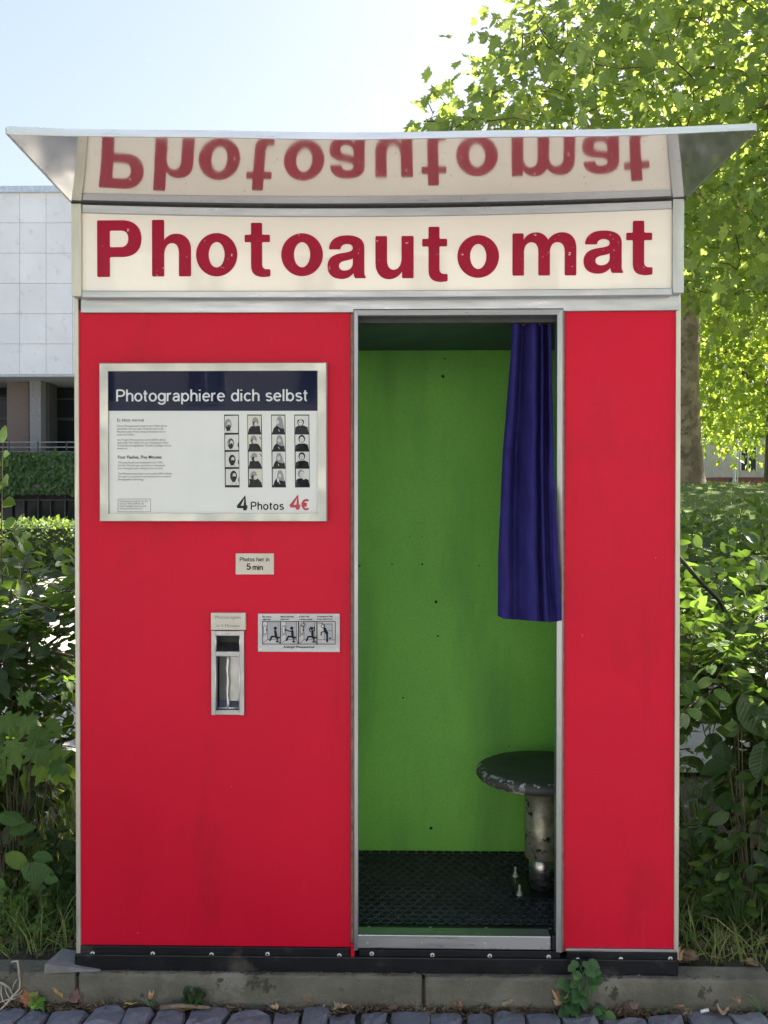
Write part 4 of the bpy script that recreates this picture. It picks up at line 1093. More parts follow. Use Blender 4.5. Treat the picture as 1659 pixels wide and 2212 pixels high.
def leaf_mass(name, base, pos, fr, size, m, parent=None, var=None):
    V, F, UV = base; N = len(pos); nv = len(V); nf = len(F)
    P = np.einsum('nij,vj->nvi', fr, V) * size[:, None, None] + pos[:, None, :]
    idx = (F[None] + (np.arange(N) * nv)[:, None, None]).reshape(-1, 3)
    me = bpy.data.meshes.new(name)
    me.vertices.add(N * nv); me.vertices.foreach_set('co', P.ravel())
    me.loops.add(N * nf * 3); me.loops.foreach_set('vertex_index', idx.ravel().astype(np.int32))
    me.polygons.add(N * nf); me.polygons.foreach_set('loop_start', np.arange(0, N * nf * 3, 3, dtype=np.int32))
    me.update(calc_edges=True)
    uvl = me.uv_layers.new(name='UVMap'); uvl.data.foreach_set('uv', UV[idx.ravel() % nv].ravel())
    if var is None: var = rng.random(N)
    a = me.attributes.new('var', 'FLOAT', 'POINT'); a.data.foreach_set('value', np.repeat(var, nv))
    me.polygons.foreach_set('use_smooth', np.ones(N * nf, bool))
    return mobj(name, me, m, parent)
def foliage(parent, base, pos, fr, size, m, near=300, name='leaf', massname='leaf_mass', alts=None, margin=40):
    """the leaves that show largest become objects of their own, the rest one mass"""
    x, y, dep = project(pos)
    inside = (x > -margin) & (x < 1659 + margin) & (y > -margin) & (y < 2212 + margin) & (dep > .3)
    hid = (x > 175) & (x < 1462) & (y > 300) & (pos[:, 1] > 0)
    score = np.where(inside & ~hid, size / np.maximum(dep, .3) ** 2.2, -1)
    order = np.argsort(-score); pick = order[:near][score[order[:near]] > 0]
    rest = np.ones(len(pos), bool); rest[pick] = False
    datas = [leaf_data(b, name, m) for b in (alts or [base])]
    for k, i in enumerate(pick):
        o = link(bpy.data.objects.new(name, datas[k % len(datas)]), parent)
        M4 = Matrix(((*(fr[i][0] * size[i]), pos[i][0]), (*(fr[i][1] * size[i]), pos[i][1]), (*(fr[i][2] * size[i]), pos[i][2]), (0, 0, 0, 1)))
        o.matrix_basis = M4
    if rest.any():
        o = leaf_mass(massname, base, pos[rest], fr[rest], size[rest], m, parent); o['kind'] = 'stuff'
def unit(v): return v / (np.linalg.norm(v, axis=-1, keepdims=True) + 1e-9)
def shoots(starts, dirs, lengths, spacing, lsize, upn=.8, jitter=.35, spread=.85, curve=.25, smin=.6):
    """leafy twigs: leaves alternate on both sides. returns leaves and twig polylines"""
    pos = []; fw = []; nm = []; sz = []; tw = []
    for s, d, Ln in zip(starts, dirs, lengths):
        d = unit(np.array(d, float)); n = max(3, int(Ln / spacing)); p = np.array(s, float); pl = [p.copy()]
        side = unit(np.cross(d, [0, 0, 1]) + rng.normal(0, .15, 3)); up = unit(np.cross(side, d))
        if up[2] < 0: up = -up
        bendv = rng.normal(0, curve, 3); bendv[2] -= curve * .6
        for k in range(n):
            d = unit(d + bendv * spacing / max(Ln, .1)); p = p + d * spacing; pl.append(p.copy())
            sg_ = 1 if k % 2 else -1
            f = d * .45 + side * sg_ * spread + rng.normal(0, jitter * .5, 3); f[2] -= .15
            pos.append(p + side * sg_ * .006); fw.append(f); nm.append(up * upn + np.array([0, 0, .5]) + rng.normal(0, jitter, 3))
            sz.append(lsize * rng.uniform(smin, 1.12) * (1 - .35 * (k / n) ** 3))
        pos.append(p); fw.append(d + rng.normal(0, .2, 3)); nm.append(up + rng.normal(0, jitter, 3)); sz.append(lsize * .7)
        tw.append(pl)
    return np.array(pos), frames(np.array(fw), np.array(nm)), np.array(sz), tw
def twigs(name, tw, r0, m, parent, step=2):
    S = Soup()
    for pl in tw:
        q = pl[::step] + ([pl[-1]] if (len(pl) - 1) % step else [])
        if len(q) < 2: continue
        S.add(tube(q, [r0 * (1 - .7 * i / (len(q) - 1)) for i in range(len(q))], 4, False))
    o = S.build(name, m, parent, True); return o
BARK = mat('twig_bark', (.075, .055, .038), .85, 0, .35, 30, .5, 90)
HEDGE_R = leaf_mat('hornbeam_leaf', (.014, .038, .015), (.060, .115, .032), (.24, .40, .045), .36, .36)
HEDGE_L = leaf_mat('hornbeam_leaf_shade', (.006, .018, .008), (.034, .070, .019), (.28, .44, .05), .42, .32)  # same hornbeam leaf, the left hedge's shade put into its colour
PLANE = leaf_mat('plane_leaf', (.040, .090, .035), (.11, .18, .08), (.50, .62, .12), .36, .52)
PLANE2 = leaf_mat('plane_leaf_far', (.05, .095, .02), (.10, .16, .035), (.46, .58, .07), .5, .5)
VINE = leaf_mat('vine_leaf', (.045, .105, .028), (.10, .19, .04), (.34, .5, .06), .45, .4)
IVY = leaf_mat('ivy_leaf', (.03, .07, .022), (.08, .15, .04), (.25, .4, .05), .5, .25)
BOXH = leaf_mat('box_leaf', (.025, .06, .018), (.08, .14, .035), (.3, .42, .05), .5, .3)
GRASSM = leaf_mat('grass_blade', (.04, .085, .022), (.20, .26, .09), (.4, .5, .1), .5, .4)

# ================================================================== right hedge
def hedge_right():
    t = thing('hedge', (1.6, 1.4, GZ), 'broad leafy hedge with sunlit top to the right of the booth', 'hedge', None)
    st, di, ln = [], [], []
    def top(y): return np.interp(y, [.3, .7, 1.6, 3.4], [.82, .93, 1.08, 1.16])
    for _ in range(1050):       # upper surface
        y = .34 + 3.2 * rng.random() ** 1.25; x = rng.uniform(.74, .74 + .62 + .62 * y + .55)
        z = top(y) - rng.uniform(.02, .16)
        st.append((x, y, z)); di.append((rng.normal(0, .6), rng.normal(-.25, .5), rng.uniform(.15, .9))); ln.append(rng.uniform(.12, .26))
    for _ in range(680):        # front face
        z = rng.uniform(.20, .86); x = rng.uniform(.80 if z > .72 else .97, 1.75); y = rng.uniform(.30, .50)
        st.append((x, y, z)); di.append((rng.normal(0, .7), rng.uniform(-.9, -.1), rng.normal(-.05, .35))); ln.append(rng.uniform(.14, .28))
    for _ in range(120):        # inside, sparse, lets the ground show below
        st.append((rng.uniform(.9, 2.2), rng.uniform(.5, 1.8), rng.uniform(.4, .85))); di.append(rng.normal(0, .6, 3)); ln.append(.22)
    for bx, by, h in ((1.02, .62, .30), (1.10, .55, .22), (.93, .9, .2), (1.22, .75, .26), (1.3, 1.1, .3), (.98, 1.5, .25), (1.5, 1.6, .35)):
        st.append((bx, by, top(by) - .05)); di.append((rng.normal(0, .12), rng.normal(0, .12), 1)); ln.append(h)
    pos, fr, sz, tw = shoots(st, di, ln, .036, .074, jitter=.42)
    foliage(t, HORN, pos, fr, sz, HEDGE_R, 300, alts=HORN_M)
    twigs('twig', tw, .0028, BARK, t)['kind'] = 'stuff'
    for i in range(9):
        x, y = rng.uniform(.95, 2.0), rng.uniform(.45, 1.2); pts = [(x, y, GZ - .03)]
        for k in range(1, 6): pts.append((x + rng.normal(0, .05) * k, y + rng.normal(0, .04) * k, GZ + .15 * k))
        V, F = tube(pts, [.013 - .0018 * k for k in range(6)], 6); pyd('stem', V, F, BARK, t, True)
hedge_right()

def hedge_left():
    t = thing('hedge', (-1.7, .8, GZ), 'dark leafy hedge to the left of the booth with sunlit shoots on top', 'hedge', None)
    st, di, ln = [], [], []
    for _ in range(1050):        # dark body
        z = rng.uniform(.17, .92); x = rng.uniform(-2.3, -1.09 - .09 * (z < .8)); y = rng.uniform(.38, 1.1)
        st.append((x, y, z)); di.append((rng.normal(.1, .7), rng.uniform(-.9, .1), rng.normal(.0, .4))); ln.append(rng.uniform(.12, .26))
    for _ in range(200):        # sunlit top
        x = rng.uniform(-2.4, -.92); y = rng.uniform(.35, 1.5)
        st.append((x, y, .86 + .05 * y + rng.uniform(-.06, .05))); di.append((rng.normal(.1, .6), rng.normal(-.1, .5), rng.uniform(.1, .6))); ln.append(rng.uniform(.12, .24))
    for bx, by, bz, dx, dz, h in ((-1.22, .5, 1.02, .02, 1, .44), (-1.14, .6, .92, .55, .6, .26), (-1.02, .55, .90, .45, .5, .22), (-1.28, .45, .92, .2, .7, .22), (-1.05, .8, .93, .5, .4, .26), (-1.34, .7, .95, -.2, .9, .26), (-.98, .6, .75, .5, .8, .28), (-.99, .7, .6, .5, .7, .22), (-1.0, .5, .9, .6, .2, .2)):
        st.append((bx, by, bz)); di.append((dx, rng.normal(0, .1), dz)); ln.append(h)
    pos, fr, sz, tw = shoots(st, di, ln, .036, .078, jitter=.42)
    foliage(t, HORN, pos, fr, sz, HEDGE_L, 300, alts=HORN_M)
    twigs('twig', tw, .0028, BARK, t)['kind'] = 'stuff'
    for i in range(8):
        x, y = rng.uniform(-2.1, -1.15), rng.uniform(.5, .9); pts = [(x, y, GZ - .03)]
        for k in range(1, 6): pts.append((x + rng.normal(0, .04) * k, y + rng.normal(0, .04) * k, GZ + .16 * k))
        V, F = tube(pts, [.014 - .002 * k for k in range(6)], 6); pyd('stem', V, F, BARK, t, True)
hedge_left()

# climbing vine with lobed leaves on the left hedge and broad-leaved weeds low down
def leafy_plant(name, label, cat, spots, base, m, stemroot, near=300, group=None, stem_r=.0025, alts=None):
    root = Vector(stemroot)
    t = thing(name, root, label, cat, group)
    pos = np.array([s[0] for s in spots], float); fw = np.array([s[1] for s in spots], float); nm = np.array([s[2] for s in spots], float); sz = np.array([s[3] for s in spots], float)
    foliage(t, base, pos, frames(fw, nm), sz, m, near, alts=alts, margin=400)
    S = Soup()
    for s in spots:
        p = Vector(s[0]); mid = root.lerp(p, .55) + Vector((random.uniform(-.02, .02), random.uniform(-.02, .02), .03 * (p - root).length))
        S.add(tube([root, mid, p], [stem_r, stem_r * .8, stem_r * .4], 5, False))
    S.build('stem', m if stem_r < .002 else BARK, t, True)
    return t
def spots_at(lst, Y, size, m_up=(0, -.75, .65), jit=.3):
    out = []
    for x, y, ang, s in lst:
        Yk = Y + random.uniform(-.04, .04); p = px(x, y, Yk)
        a = R(ang); f = Vector((math.cos(a), random.uniform(-.25, .1), -math.sin(a)))
        out.append((tuple(p), tuple(f), tuple(Vector(m_up) + Vector((random.gauss(0, jit), random.gauss(0, jit), random.gauss(0, jit)))), size * s))
    return out
leafy_plant('vine', 'climbing vine with bright lobed leaves in the middle of the left hedge', 'vine',
            spots_at([(10, 1545, 60, 1), (45, 1555, 40, .9), (75, 1575, 70, .8), (100, 1560, 30, .7), (70, 1600, 60, 1.1), (25, 1600, 75, 1.0), (85, 1630, 40, 1.5), (50, 1660, 80, 1.1), (15, 1640, 100, .9), (110, 1650, 20, .8), (0, 1560, 90, .9), (40, 1515, -30, .7), (-25, 1590, 60, 1), (-30, 1650, 80, 1)], .28, .085), LOBE, VINE, px(30, 2000, .36))
leafy_plant('broadleaf_weed', 'low broad-leaved plant at the left edge in front of the hedge', 'plant',
            spots_at([(45, 1880, 5, 1.35), (10, 1845, 30, 1.1), (-10, 1890, 80, 1), (30, 1935, 60, 1.1), (5, 1925, 120, .9), (60, 1910, 25, .9), (-30, 1860, 70, 1.2), (15, 1985, 160, .7), (90, 1985, 10, .5), (20, 1800, -20, 1.0), (-5, 1760, 10, 1.1), (70, 1850, 10, .8), (85, 1940, 40, .7), (40, 1960, 20, .8), (95, 1900, 0, .6)], .20, .072), HORN, VINE, px(10, 2060, .22), alts=HORN_M)
leafy_plant('broadleaf_weed', 'tall broad-leaved plant at the lower right edge before the hedge', 'plant',
            spots_at([(1575, 1648, 160, .9), (1625, 1660, 110, 1), (1650, 1645, 60, 1), (1600, 1500, 60, 1.4), (1640, 1530, 70, 1.5), (1585, 1560, 80, 1.3), (1650, 1600, 100, 1.2), (1610, 1720, 70, .9), (1640, 1760, 80, 1.1), (1600, 1780, 110, .9), (1655, 1840, 70, 1), (1620, 1830, 90, .9), (1590, 1440, 70, 1.2), (1560, 1600, 90, .9), (1600, 1870, 130, .7), (1575, 1755, 150, .7), (1585, 1820, 170, .6)], .26, .095), HORN, HEDGE_R, px(1625, 2040, .24), alts=HORN_M)

# small herbs that fill the ground beside the booth
def herb(x, y, Y, h, n, ls, label, m=VINE, base=HORN):
    root = px(x, y, Y); root.z = GZ if Y > .05 else root.z
    sp = []
    for k in range(n):
        a = random.uniform(0, 6.28); u = random.random(); rr = h * .55 * (.25 + .75 * (1 - u)); p = root + Vector((math.cos(a) * rr, math.sin(a) * rr * .6, h * (.15 + .85 * u)))
        sp.append((tuple(p), (math.cos(a), math.sin(a), random.uniform(-.3, .4)), (random.gauss(0, .3), random.gauss(-.35, .3), 1), ls * random.uniform(.6, 1.15)))
    return leafy_plant('weed', label, 'weed', sp, base, m, root, 300, 'weeds beside the booth', .0016, HORN_M if base is HORN else None)
herb(1500, 1900, .45, .26, 60, .035, 'feathery green weed close to the right side of the booth', HEDGE_R)
herb(1560, 2000, .30, .20, 50, .04, 'low leafy weed in the grass right of the booth')
herb(1640, 2020, .35, .22, 40, .04, 'small weed at the right edge behind the kerb', HEDGE_R)
herb(1510, 1790, .75, .34, 60, .04, 'tall thin weed in the gap between booth and right hedge')
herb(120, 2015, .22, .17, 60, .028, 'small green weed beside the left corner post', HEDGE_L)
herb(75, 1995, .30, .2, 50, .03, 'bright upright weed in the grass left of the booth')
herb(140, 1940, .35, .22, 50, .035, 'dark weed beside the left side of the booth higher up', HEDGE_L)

herb(40, 2030, .16, .14, 50, .03, 'leafy weed behind the kerb near the dry vine', VINE)
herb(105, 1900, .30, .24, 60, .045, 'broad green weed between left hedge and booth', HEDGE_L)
herb(1600, 1950, .22, .2, 60, .045, 'broad green weed in front of the right hedge', HEDGE_R)

# ================================================================== grass and litter
def blades(name, label, cat, n, xr, yr, hr, wd=.0035, lean=.45, m=GRASSM, zb=GZ, kind='stuff'):
    X = rng.uniform(*xr, n); Y = rng.uniform(*yr, n) if callable(yr) is False else yr(n); H = rng.uniform(*hr, n)
    d = rng.normal(0, lean, (n, 2)); V = []; F = []
    V = np.zeros((n, 7, 3)); ang = rng.uniform(0, np.pi, n); wx, wy = np.cos(ang) * wd, np.sin(ang) * wd
    for k, t in enumerate((0, .4, .75)):
        cx = X + d[:, 0] * H * t ** 1.7; cy = Y + d[:, 1] * H * t ** 1.7; cz_ = zb + H * t * (1 - .28 * t * np.hypot(d[:, 0], d[:, 1])) - .004
        s = 1 - .35 * t
        V[:, 2 * k] = np.stack([cx - wx * s, cy - wy * s, cz_], 1); V[:, 2 * k + 1] = np.stack([cx + wx * s, cy + wy * s, cz_], 1)
    V[:, 6] = np.stack([X + d[:, 0] * H * 1.15, Y + d[:, 1] * H * 1.15, zb + H * (1 - .32 * np.hypot(d[:, 0], d[:, 1]))], 1)
    base = np.array([(0, 1, 3), (0, 3, 2), (2, 3, 5), (2, 5, 4), (4, 5, 6)])
    idx = (base[None] + (np.arange(n) * 7)[:, None, None]).reshape(-1, 3)
    me = bpy.data.meshes.new(name); me.from_pydata(V.reshape(-1, 3).tolist(), [], idx.tolist())
    uvl = me.uv_layers.new(name='UVMap'); uvl.data.foreach_set('uv', np.full(len(me.loops) * 2, .3))
    a = me.attributes.new('var', 'FLOAT', 'POINT'); a.data.foreach_set('value', np.repeat(rng.random(n), 7))
    o = mobj(name, me, m); return tag(o, label, cat, kind=kind)
blades('grass', 'rough grass along the kerb left of the booth', 'grass', 2600, (-1.7, XL - .05), (.06, .6), (.03, .15), .0021, .7)
blades('grass', 'rough grass along the kerb right of the booth', 'grass', 2200, (XR + .05, 1.6), (.06, .6), (.03, .13), .0021, .7)
blades('grass', 'taller grass in the gap between left hedge and booth', 'grass', 260, (-1.15, XL - .02), (.35, .9), (.2, .42), .003, .25)
lawnb = blades('grass', 'short lawn grass on the slope behind the right hedge', 'grass', 14000, (.4, 9), (4.4, 12), (.025, .06), .006, .7)
me = lawnb.data; co = np.zeros(len(me.vertices) * 3); me.vertices.foreach_get('co', co); co = co.reshape(-1, 3); co[:, 2] += ground_z(co[:, 0], co[:, 1]) - GZ; me.vertices.foreach_set('co', co.ravel())
STRAW = leaf_mat('dry_straw', (.20, .16, .08), (.38, .31, .17), (.3, .25, .1), .6, .2)
blades('dry_grass', 'pale dry grass stalks left of the booth', 'grass', 110, (-1.5, XL - .20), (.10, .4), (.08, .2), .0015, .7, STRAW)
blades('dry_grass', 'pale dry grass stalks right of the booth', 'grass', 110, (XR + .20, 1.5), (.10, .4), (.08, .2), .0015, .7, STRAW)

# litter in the gutter: many crumbs as one, the large leaves as things
SLIVER = (np.array([(0, 0, 0), (.11, .4, .05), (0, 1, -.06), (-.11, .4, .05)]), np.array([(0, 1, 2), (0, 2, 3)]), np.zeros((4, 2)))
LITTER = mat('litter_brown', (.13, .085, .05), .9, 0, .6, 60, col2=(.28, .22, .14), c2at=.55)
n = 5200
lx = rng.uniform(-1.1, .95, n); ly = -.030 - np.abs(rng.normal(0, .012, n)); dens = (np.sin(lx * 5) * .5 + .5) * .6 + .4 * (lx > -.1)
keep = rng.random(n) < np.clip(dens + .25, .2, 1); lx, ly = lx[keep], ly[keep]; n = len(lx)
pos = np.stack([lx, ly, .016 + rng.random(n) * .016 * np.exp(-(np.abs(ly) - .03) / .012)], 1)
lm = leaf_mass('leaf_litter', SLIVER, pos, frames(rng.normal(0, 1, (n, 3)) * [1, 1, .3], rng.normal(0, .6, (n, 3)) + [0, 0, 1]), rng.uniform(.006, .03, n), LITTER)
tag(lm, 'brown crumbs of dead leaves along the foot of the kerb', 'leaf litter', kind='stuff')
n = 500; lx = rng.uniform(-1.0, .8, n)
pos = np.stack([lx, -.012 - rng.random(n) * .014, np.full(n, .1005)], 1)
lm = leaf_mass('leaf_litter', DIAM, pos, frames(rng.normal(0, 1, (n, 3)) * [1, 1, .1], rng.normal(0, .2, (n, 3)) + [0, 0, 1]), rng.uniform(.003, .010, n), LITTER)
tag(lm, 'dark crumbs on top of the kerb under the booth front', 'leaf litter', kind='stuff')

n = 900; lx = np.concatenate([rng.uniform(-1.5, XL - .02, n // 2), rng.uniform(XR + .02, 1.5, n // 2)])
pos = np.stack([lx, rng.uniform(.05, .9, n), GZ + .006 + rng.random(n) * .02], 1)
lm = leaf_mass('leaf_litter', HORN, pos, frames(rng.normal(0, 1, (n, 3)) * [1, 1, .25], rng.normal(0, .5, (n, 3)) + [0, 0, 1]), rng.uniform(.02, .055, n), LITTER)
tag(lm, 'dry fallen leaves on the soil under the hedges', 'leaf litter', kind='stuff')
def dead_leaf(x, y, Y, size, col, label, curl=.5, rot=0., tilt=.3, base='lobed'):
    V0, F0, _ = LOBE if base == 'lobed' else leaf_ovate(8, .22)
    V1 = V0.copy(); V1[:, 0] = np.sin(V0[:, 0] * 2.2 * curl + 1e-6) / (2.2 * curl + 1e-6); V1[:, 2] += (1 - np.cos(V0[:, 0] * 2.2 * curl * 1.6)) * .55 + .18 * (V0[:, 1] - .4) ** 2 + .05 * np.sin(V0[:, 1] * 9)
    m = mat('dead_leaf', col, .75, 0, .35, 55, .5, 160, .002)
    bm = bmesh.new(); vs = [bm.verts.new(v) for v in V1]
    for f in F0: bm.faces.new([vs[int(i)] for i in f])
    bmesh.ops.subdivide_edges(bm, edges=bm.edges[:], cuts=1)
    p = px(x, y, Y)
    M4 = Matrix.Translation(p) @ Euler((tilt, random.uniform(-.2, .2), rot)).to_matrix().to_4x4() @ Matrix.Scale(size, 4)
    bm.transform(M4)
    lo = min(v.co.z for v in bm.verts); fl = .016 if Y < -.02 else .1
    if lo < fl: bmesh.ops.translate(bm, verts=bm.verts[:], vec=(0, 0, fl - lo))
    o = bmo('dead_leaf', bm, m, None, True)
    sd = o.modifiers.new('thick', 'SOLIDIFY'); sd.thickness = .0006
    return tag(o, label, 'dead leaf', 'dead leaves in the gutter')
dead_leaf(64, 2172, -.045, .055, (.36, .16, .08), 'curled orange-brown lobed leaf against the kerb at far left', .8, .3, .9)
dead_leaf(135, 2158, -.040, .04, (.45, .30, .12), 'yellow-brown curled leaf leaning on the kerb left of the first joint', .6, 1.4, .7, 'ovate')
dead_leaf(160, 2165, -.040, .035, (.20, .11, .08), 'dark brown shrivelled leaf at the first kerb joint', .9, .2, .9)
dead_leaf(268, 2170, -.045, .032, (.52, .40, .13), 'small yellow leaf lying flat at the kerb foot', .3, -1.4, .1, 'ovate')
dead_leaf(325, 2160, -.036, .03, (.40, .22, .12), 'small pointed brown leaf standing against the kerb', .5, 0, 1.2, 'ovate')
dead_leaf(415, 2182, -.052, .042, (.36, .20, .11), 'long brown leaf in the gutter under the dark weed', .5, 1.8, .2, 'ovate')
dead_leaf(675, 2166, -.036, .035, (.24, .16, .09), 'dull brown leaf lying in the gutter below the door', .5, 1.2, .3, 'ovate')
dead_leaf(722, 2182, -.044, .04, (.42, .32, .2), 'pale tan broken leaf in the gutter left of the kerb joint', .7, -1.2, .2)
dead_leaf(1205, 2172, -.048, .055, (.45, .27, .15), 'large tan folded leaf beside the green weed', .9, -.9, .35)
dead_leaf(1598, 2166, -.040, .03, (.33, .2, .12), 'small brown leaf in the litter at the right', .6, .9, .3)
dead_leaf(1700 / 1.157, 2092, .06, .045, (.38, .22, .11), 'crumpled brown leaf on the soil beside the right corner post', .8, .9, .5)
for q_, (x_, sz_, lab_) in enumerate(((515, .028, 'small brown leaf fragment in the gutter below the photo outlet'), (600, .022, 'tiny tan leaf scrap in the gutter left of the door'), (860, .03, 'flat brown leaf in the gutter under the door sill'), (985, .024, 'small dark leaf scrap just right of the middle kerb joint'), (1085, .034, 'curled brown leaf in the gutter under the stool'), (1370, .03, 'pale brown leaf in the litter right of the green weed'), (1480, .026, 'small rust-coloured leaf in the litter below the right corner'), (1560, .034, 'dull brown leaf beside the cigarette butt'))):
    dead_leaf(x_, 2178 + 6 * math.sin(x_), -.042 - .008 * (q_ % 3), sz_, [(.30, .18, .10), (.40, .28, .16), (.22, .14, .09)][q_ % 3], lab_, .4 + .12 * (q_ % 4), q_ * 1.3, .25, 'lobed' if q_ % 2 else 'ovate')
WOOD = mat('twig_wood', (.20, .15, .10), .85, 0, .35, 60, .5, 150)
a, b = px(346, 2187, -.062), px(455, 2191, -.060)
V, F = tube([(a.x, a.y, .034), (a.x * .6 + b.x * .4, a.y + .003, .037), (b.x, b.y, .033)], [.006, .0055, .004], 8); tag(pyd('twig', V, F, WOOD, None, True), 'short grey twig lying in the gutter', 'twig')
p = px(1522, 2196, -.055); V, F = tube([(p.x - .010, -.057, .035), (p.x + .010, -.052, .037)], .0038, 10); tag(pyd('cigarette_butt', V, F, mat('paper_white', (.75, .74, .70), .7, 0, .05), None, True), 'white cigarette butt in the litter at the right', 'cigarette butt')
# dry roots hanging over the kerb at the far left
vt = thing('dry_vine', px(10, 2150, -.05), 'pale dry vine stems hanging over the kerb at far left', 'dry vine')
VM = mat('dry_stem', (.42, .37, .30), .8, 0, .25, 50, .4, 150)
for pts, r in (([(25, 2078), (38, 2076), (40, 2092), (43, 2120), (42, 2136), (28, 2152), (14, 2168), (0, 2182), (-20, 2195)], .0028), ([(-15, 2120), (5, 2124), (20, 2134), (27, 2148), (24, 2156)], .0026), ([(3, 2126), (2, 2146), (6, 2162), (18, 2172)], .0016), ([(36, 2116), (30, 2126), (26, 2140)], .0014), ([(28, 2152), (40, 2148), (48, 2140)], .0014), ([(-10, 2170), (12, 2160), (30, 2158), (45, 2150)], .0014), ([(10, 2130), (14, 2145), (22, 2160)], .0012)):
    V, F = tube([px(x, y, -.036 - .008 * math.sin(i * 1.3) - (.012 if y > 2150 else 0)) for i, (x, y) in enumerate(pts)], r, 6)
    pyd('stem', V, F, VM, vt, True)
# weeds in the gutter
def gutter_weed(x, y, h, n, ls, label, m, spread=.55, base=HORN):
    root = px(x, y, -.034); root.z = .016; sp = []
    for k in range(n):
        a = random.uniform(0, 6.28); u = (k + .5) / n; rr = h * spread * (1 - .75 * u) * random.uniform(.5, 1)
        p = root + Vector((math.cos(a) * rr, -abs(math.sin(a)) * rr * .55 - .004, h * u)); ff = (math.cos(a), -.4 - abs(math.sin(a)) * .4, random.uniform(-.5, .2))
        sp.append((tuple(p), ff, (random.gauss(0, .2), -.8, .75), ls * random.uniform(.6, 1.1)))
    return leafy_plant('weed', label, 'weed', sp, base, m, root, 300, 'weeds in the gutter', .0013, [leaf_ovate(6, .42, .12, .1), leaf_ovate(6, .38, .18, .05)])
MINT = leaf_mat('mint_leaf', (.035, .10, .035), (.075, .17, .06), (.25, .42, .08), .5, .3)
gutter_weed(1255, 2176, .135, 44, .034, 'green mint-like weed growing at the kerb below the right red panel', MINT, .42)
gutter_weed(84, 2180, .038, 26, .016, 'tiny bright green weed in the gutter at far left', leaf_mat('young_leaf', (.10, .22, .04), (.16, .32, .06), (.3, .5, .08), .5, .3), .75)
gutter_weed(420, 2165, .06, 24, .02, 'dark small weed against the kerb left of centre', HEDGE_L, .6)
def tuft(x, y, n, h, label):
    root = px(x, y, -.04); t = thing('grass_tuft', (root.x, root.y, .016), label, 'grass tuft', 'grass tufts in the gutter')
    for k in range(n):
        a = random.uniform(.15, 2.99); l_ = h * random.uniform(.6, 1.1); pts = []
        for i in range(6):
            u = i / 5; pts.append(Vector((root.x + math.cos(a) * l_ * u * .8, root.y - .02 * u * random.uniform(.4, 1), .016 + l_ * (u * 1.05 - .55 * u * u * u))))
        V = []; F = []
        for i, q in enumerate(pts):
            wd = .0024 * (1 - i / 5.3); V += [q + Vector((-wd * .7, -wd * .7, 0)), q + Vector((wd * .7, wd * .7, 0))]
        F = [(2 * i, 2 * i + 1, 2 * i + 3, 2 * i + 2) for i in range(5)]
        pyd('blade', V, F, MINT, t, True)
tuft(1432, 2185, 7, .06, 'small drooping grass tuft at the kerb foot right of the weed')
tuft(1648, 2185, 9, .11, 'grass tuft with long arching blades at the right edge')
tuft(330, 2170, 6, .06, 'thin grass tuft at the kerb beside the small yellow leaf')

# shim under the booth corner
za = px(105, 2090, -.03).z
xa, xb = px(97.5, 2090, -.032).x, px(212, 2100, -.032).x
V = [(xa - .002, -.034, .100), (xb, -.020, .100), (xb, .05, .100), (xa + .012, .05, .100), (xa, -.034, .1235), (xb, -.020, .1018), (xb, .05, .1018), (xa + .014, .05, .1235)]
sh = pyd('shim', V, [(3, 2, 1, 0), (4, 5, 6, 7), (0, 1, 5, 4), (1, 2, 6, 5), (2, 3, 7, 6), (3, 0, 4, 7)], mat('shim_wood', (.21, .20, .20), .8, 0, .2, 20, .5, 60))
tag(sh, 'grey wedge shim under the left corner of the booth', 'shim')
# small bolt foot at the corner
p = px(163, 2097, -.016)
# black stay cable beside the booth
a, b = px(1466, 1203, .30), px(1552, 1296, .62)
V, F = tube([a + (a - b) * .2, a, a.lerp(b, .5) + Vector((0, 0, -.004)), b, b + (b - a) * .35 + Vector((0, 0, -.03))], .0062, 8)
tag(pyd('cable', V, F, mat('cable_black', (.012, .012, .013), .45, 0, .1), None, True), 'black cable running from the booth into the right hedge', 'cable')

